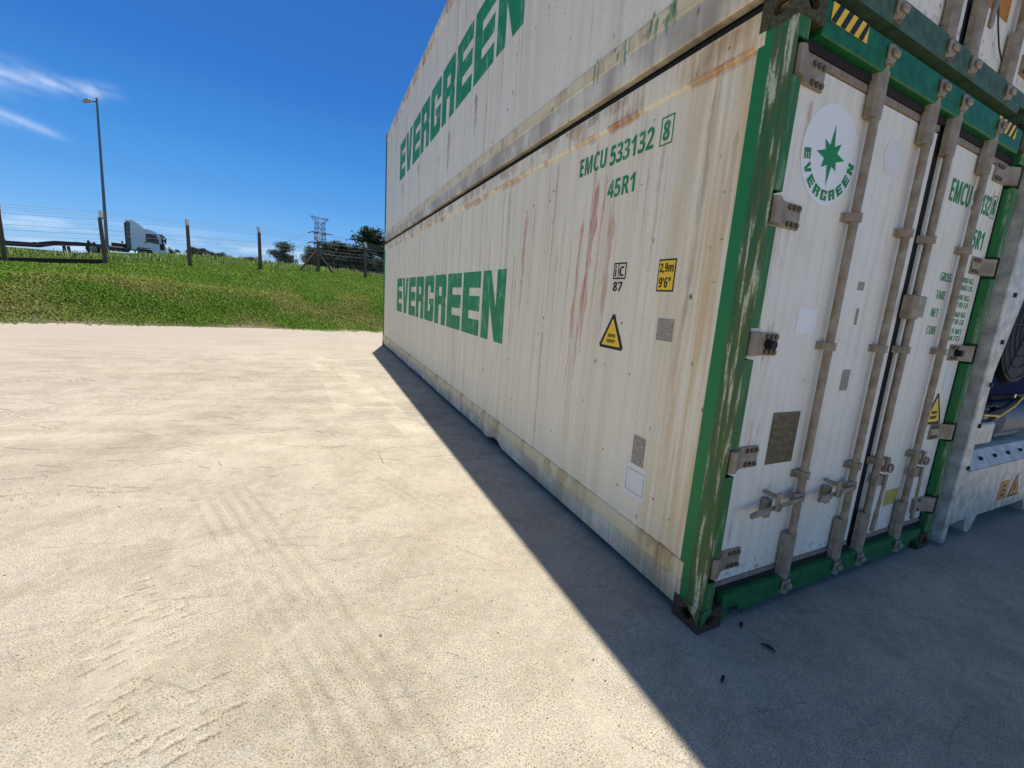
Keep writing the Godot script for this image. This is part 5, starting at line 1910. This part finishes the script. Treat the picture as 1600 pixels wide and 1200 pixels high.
# ------------------------------------------------------------------ trees
func tree(base: Vector3, h: float, spread: float, seed_: int, leaf: int, form: String, label: String, clear := 0.3) -> void:
	var r := RandomNumberGenerator.new()
	r.seed = seed_
	var o := thing("tree", base)
	tag(o, label, "tree", "", "trees beyond the bank")
	var wood := shape()
	var tips := []
	var stems := 1 if form != "bush" else 4
	for s in stems:
		var foot := Vector3(r.randfn(0, 0.1), -0.3, r.randfn(0, 0.1)) * (1.0 if stems == 1 else 6.0)
		foot.y = -0.3
		var p := foot
		var rad := h * 0.028 / sqrt(stems)
		var segs := 7
		for k in segs:
			var t := (k + 1.0) / segs
			var q := foot + Vector3(r.randfn(0, 0.04) * h * t, h * 0.88 * t, r.randfn(0, 0.04) * h * t)
			var r1 := rad * (1.0 - 0.8 * t)
			tube(wood, p, q, rad * (1.0 - 0.8 * (t - 1.0 / segs)), r1, 7, false)
			if t > clear:
				for j in (3 if stems == 1 else 2):
					var a := r.randf() * TAU
					var reach := spread * r.randf_range(0.45, 1.0) * (1.1 - 0.55 * absf(t - 0.62) * 2.0 if form != "cone" else 1.15 - t)
					var end := q + Vector3(cos(a) * reach, h * r.randf_range(0.03, 0.16), sin(a) * reach)
					var mid := q.lerp(end, 0.5) + UP * r.randf_range(-0.02, 0.05) * h
					tube(wood, q, mid, r1 * 0.6, r1 * 0.4, 5, false)
					tube(wood, mid, end, r1 * 0.4, r1 * 0.15, 5, false)
					tips.append([end, 1.0])
					tips.append([mid.lerp(end, 0.5) + Vector3(r.randfn(0, 0.3), r.randfn(0, 0.2), r.randfn(0, 0.3)), 0.8])
					tips.append([q.lerp(mid, 0.8) + Vector3(r.randfn(0, 0.4), r.randfn(0, 0.3), r.randfn(0, 0.4)), 0.8])
			p = q
		tips.append([p, 1.0])
	put(wood, "trunk", M.bark, o)
	var st := shape()
	for tip in tips:
		var size: float = spread * 0.30 * tip[1] * r.randf_range(0.75, 1.25)
		var tone := r.randf_range(0.6, 1.25)
		for k in 150:
			var d := Vector3(r.randfn(), r.randfn() * 0.62, r.randfn())
			if d.length() > 1.7:
				d = d.normalized() * 1.7
			var c: Vector3 = tip[0] + d * size * 0.62
			var a := Vector3(r.randfn(), r.randfn(), r.randfn()).normalized()
			var b := a.cross(Vector3(r.randfn(), r.randfn(), r.randfn())).normalized()
			var l := h * r.randf_range(0.012, 0.024)
			var v := tone * r.randf_range(0.7, 1.25)
			st.set_color(Color(v, v, v * 0.95))
			var n := (d.normalized() * 0.7 + a.cross(b)).normalized()
			for q in [[-1, -0.5], [0, 0.5], [1, -0.4], [1, -0.4], [0, 0.5], [0.9, 0.7]]:
				vert(st, c + a * l * q[0] + b * l * q[1], n)
	put(st, "crown", M["leaf_%d" % leaf], o)


func build_trees() -> void:
	tree(Vector3(-8.7, 3.3, -108.5), 6.6, 3.1, 201, 1, "round", "dark round tree standing alone left of the pylon", 0.15)
	tree(Vector3(5.9, 3.0, -88.4), 9.6, 3.9, 236, 0, "open", "tallest tree, open crown, next to the container's far edge", 0.36)
	tree(Vector3(8.9, 3.0, -89.5), 8.0, 2.1, 203, 0, "open", "tree half hidden by the containers, right of the tallest tree", 0.3)
	tree(Vector3(-1.9, 3.0, -84.0), 4.9, 2.1, 204, 2, "bush", "low bushy tree at the pylon's left foot", 0.05)
	tree(Vector3(0.6, 3.0, -83.5), 6.1, 2.3, 205, 1, "bush", "bushy dark tree straight in front of the pylon", 0.05)
	tree(Vector3(2.6, 3.0, -85.5), 5.9, 2.4, 206, 0, "bush", "bushy tree between the pylon and the tallest tree", 0.05)
	tree(Vector3(4.6, 3.0, -83.0), 5.6, 2.2, 207, 1, "bush", "low dark tree under the tallest tree", 0.05)
	tree(Vector3(7.6, 3.0, -82.0), 4.0, 1.7, 208, 1, "bush", "low bush beside the container's far corner", 0.05)
	tree(Vector3(-33.0, 2.9, -128.0), 4.3, 1.3, 209, 1, "bush", "small far tree showing right of the lorry's cab", 0.1)
	tree(Vector3(-26.5, 2.9, -126.0), 4.9, 1.9, 210, 1, "bush", "far bushy tree behind the middle fence post", 0.1)
	tree(Vector3(-23.0, 2.9, -127.0), 4.3, 1.5, 211, 1, "bush", "low far tree just right of the middle fence post", 0.1)
	tree(Vector3(-16.5, 2.9, -125.0), 3.9, 2.4, 212, 1, "bush", "flat far bush left of the fourth fence post", 0.1)


# ------------------------------------------------------------------ bits lying on the gravel
func build_litter() -> void:
	var spots := [[Vector3(0.28, 0, 0.04), 0.03, "dark scrap on the shaded gravel closest to the door sill"], [Vector3(0.27, 0, 0.2), 0.035, "dark curled leaf on the shaded gravel before the left door"], [Vector3(-0.1, 0, 0.24), 0.028, "dark twig on the shaded gravel nearest the sunlit edge"]]
	for s in spots:
		var st := shape()
		var l: float = s[1]
		var a := rng.randf() * TAU
		var d := Vector3(cos(a), 0, sin(a))
		var e := d.cross(UP)
		for k in 4:
			var t0 := k / 4.0
			var t1 := (k + 1) / 4.0
			var w0 := sin(PI * t0) * 0.3 * l
			var w1 := sin(PI * t1) * 0.3 * l
			var y0 := sin(PI * t0) * 0.25 * l + 0.003
			var y1 := sin(PI * t1) * 0.25 * l + 0.003
			face(st, [d * l * (t0 - 0.5) * 2.0 - e * w0 + UP * y0, d * l * (t1 - 0.5) * 2.0 - e * w1 + UP * y1, d * l * (t1 - 0.5) * 2.0 + e * w1 + UP * (y1 + 0.004), d * l * (t0 - 0.5) * 2.0 + e * (w0 + 0.0008) + UP * (y0 + 0.004)], UP)
		var o := put(st, "dry_leaf", M.print_black, self, s[0])
		tag(o, s[2], "leaf", "", "bits lying on the shaded gravel")
	# loose stones
	var r := RandomNumberGenerator.new()
	r.seed = 99
	var f := noise(0.22, 11, 4)
	var st := shape()
	var pts := []
	for k in 7:
		var a := TAU * k / 7
		pts.append(Vector3(cos(a) * r.randf_range(0.8, 1.1), r.randf_range(-0.1, 0.15), sin(a) * r.randf_range(0.7, 1.0)))
	for k in 7:
		var p: Vector3 = pts[k]
		var q: Vector3 = pts[(k + 1) % 7]
		var top := Vector3(0.1, 0.62, -0.05)
		face(st, [p, q, top], (p + q + top).normalized())
		face(st, [p, q, Vector3(0, -0.4, 0)], Vector3(p.x + q.x, -1, p.z + q.z).normalized())
	var mesh := st.commit()
	var items := []
	for k in 7000:
		var x := -0.2 - absf(r.randfn(0.0, 2.6))
		var z := r.randf_range(-9.0, 1.6)
		if k % 4 == 0:
			x = r.randf_range(-0.5, 3.5)
			z = r.randf_range(0.1, 1.5)
		var size := 0.0014 + 0.0016 * absf(r.randfn())
		var g := r.randf_range(0.55, 1.05)
		items.append([Vector3(x, gravel_height(x, z, f) + size * 0.15, z), size, Vector3(0.6, 0.53, 0.42) * g])
	scatter("loose_stones", items, mesh, M.weed_blade, r, "tiny loose stones scattered over the gravel")
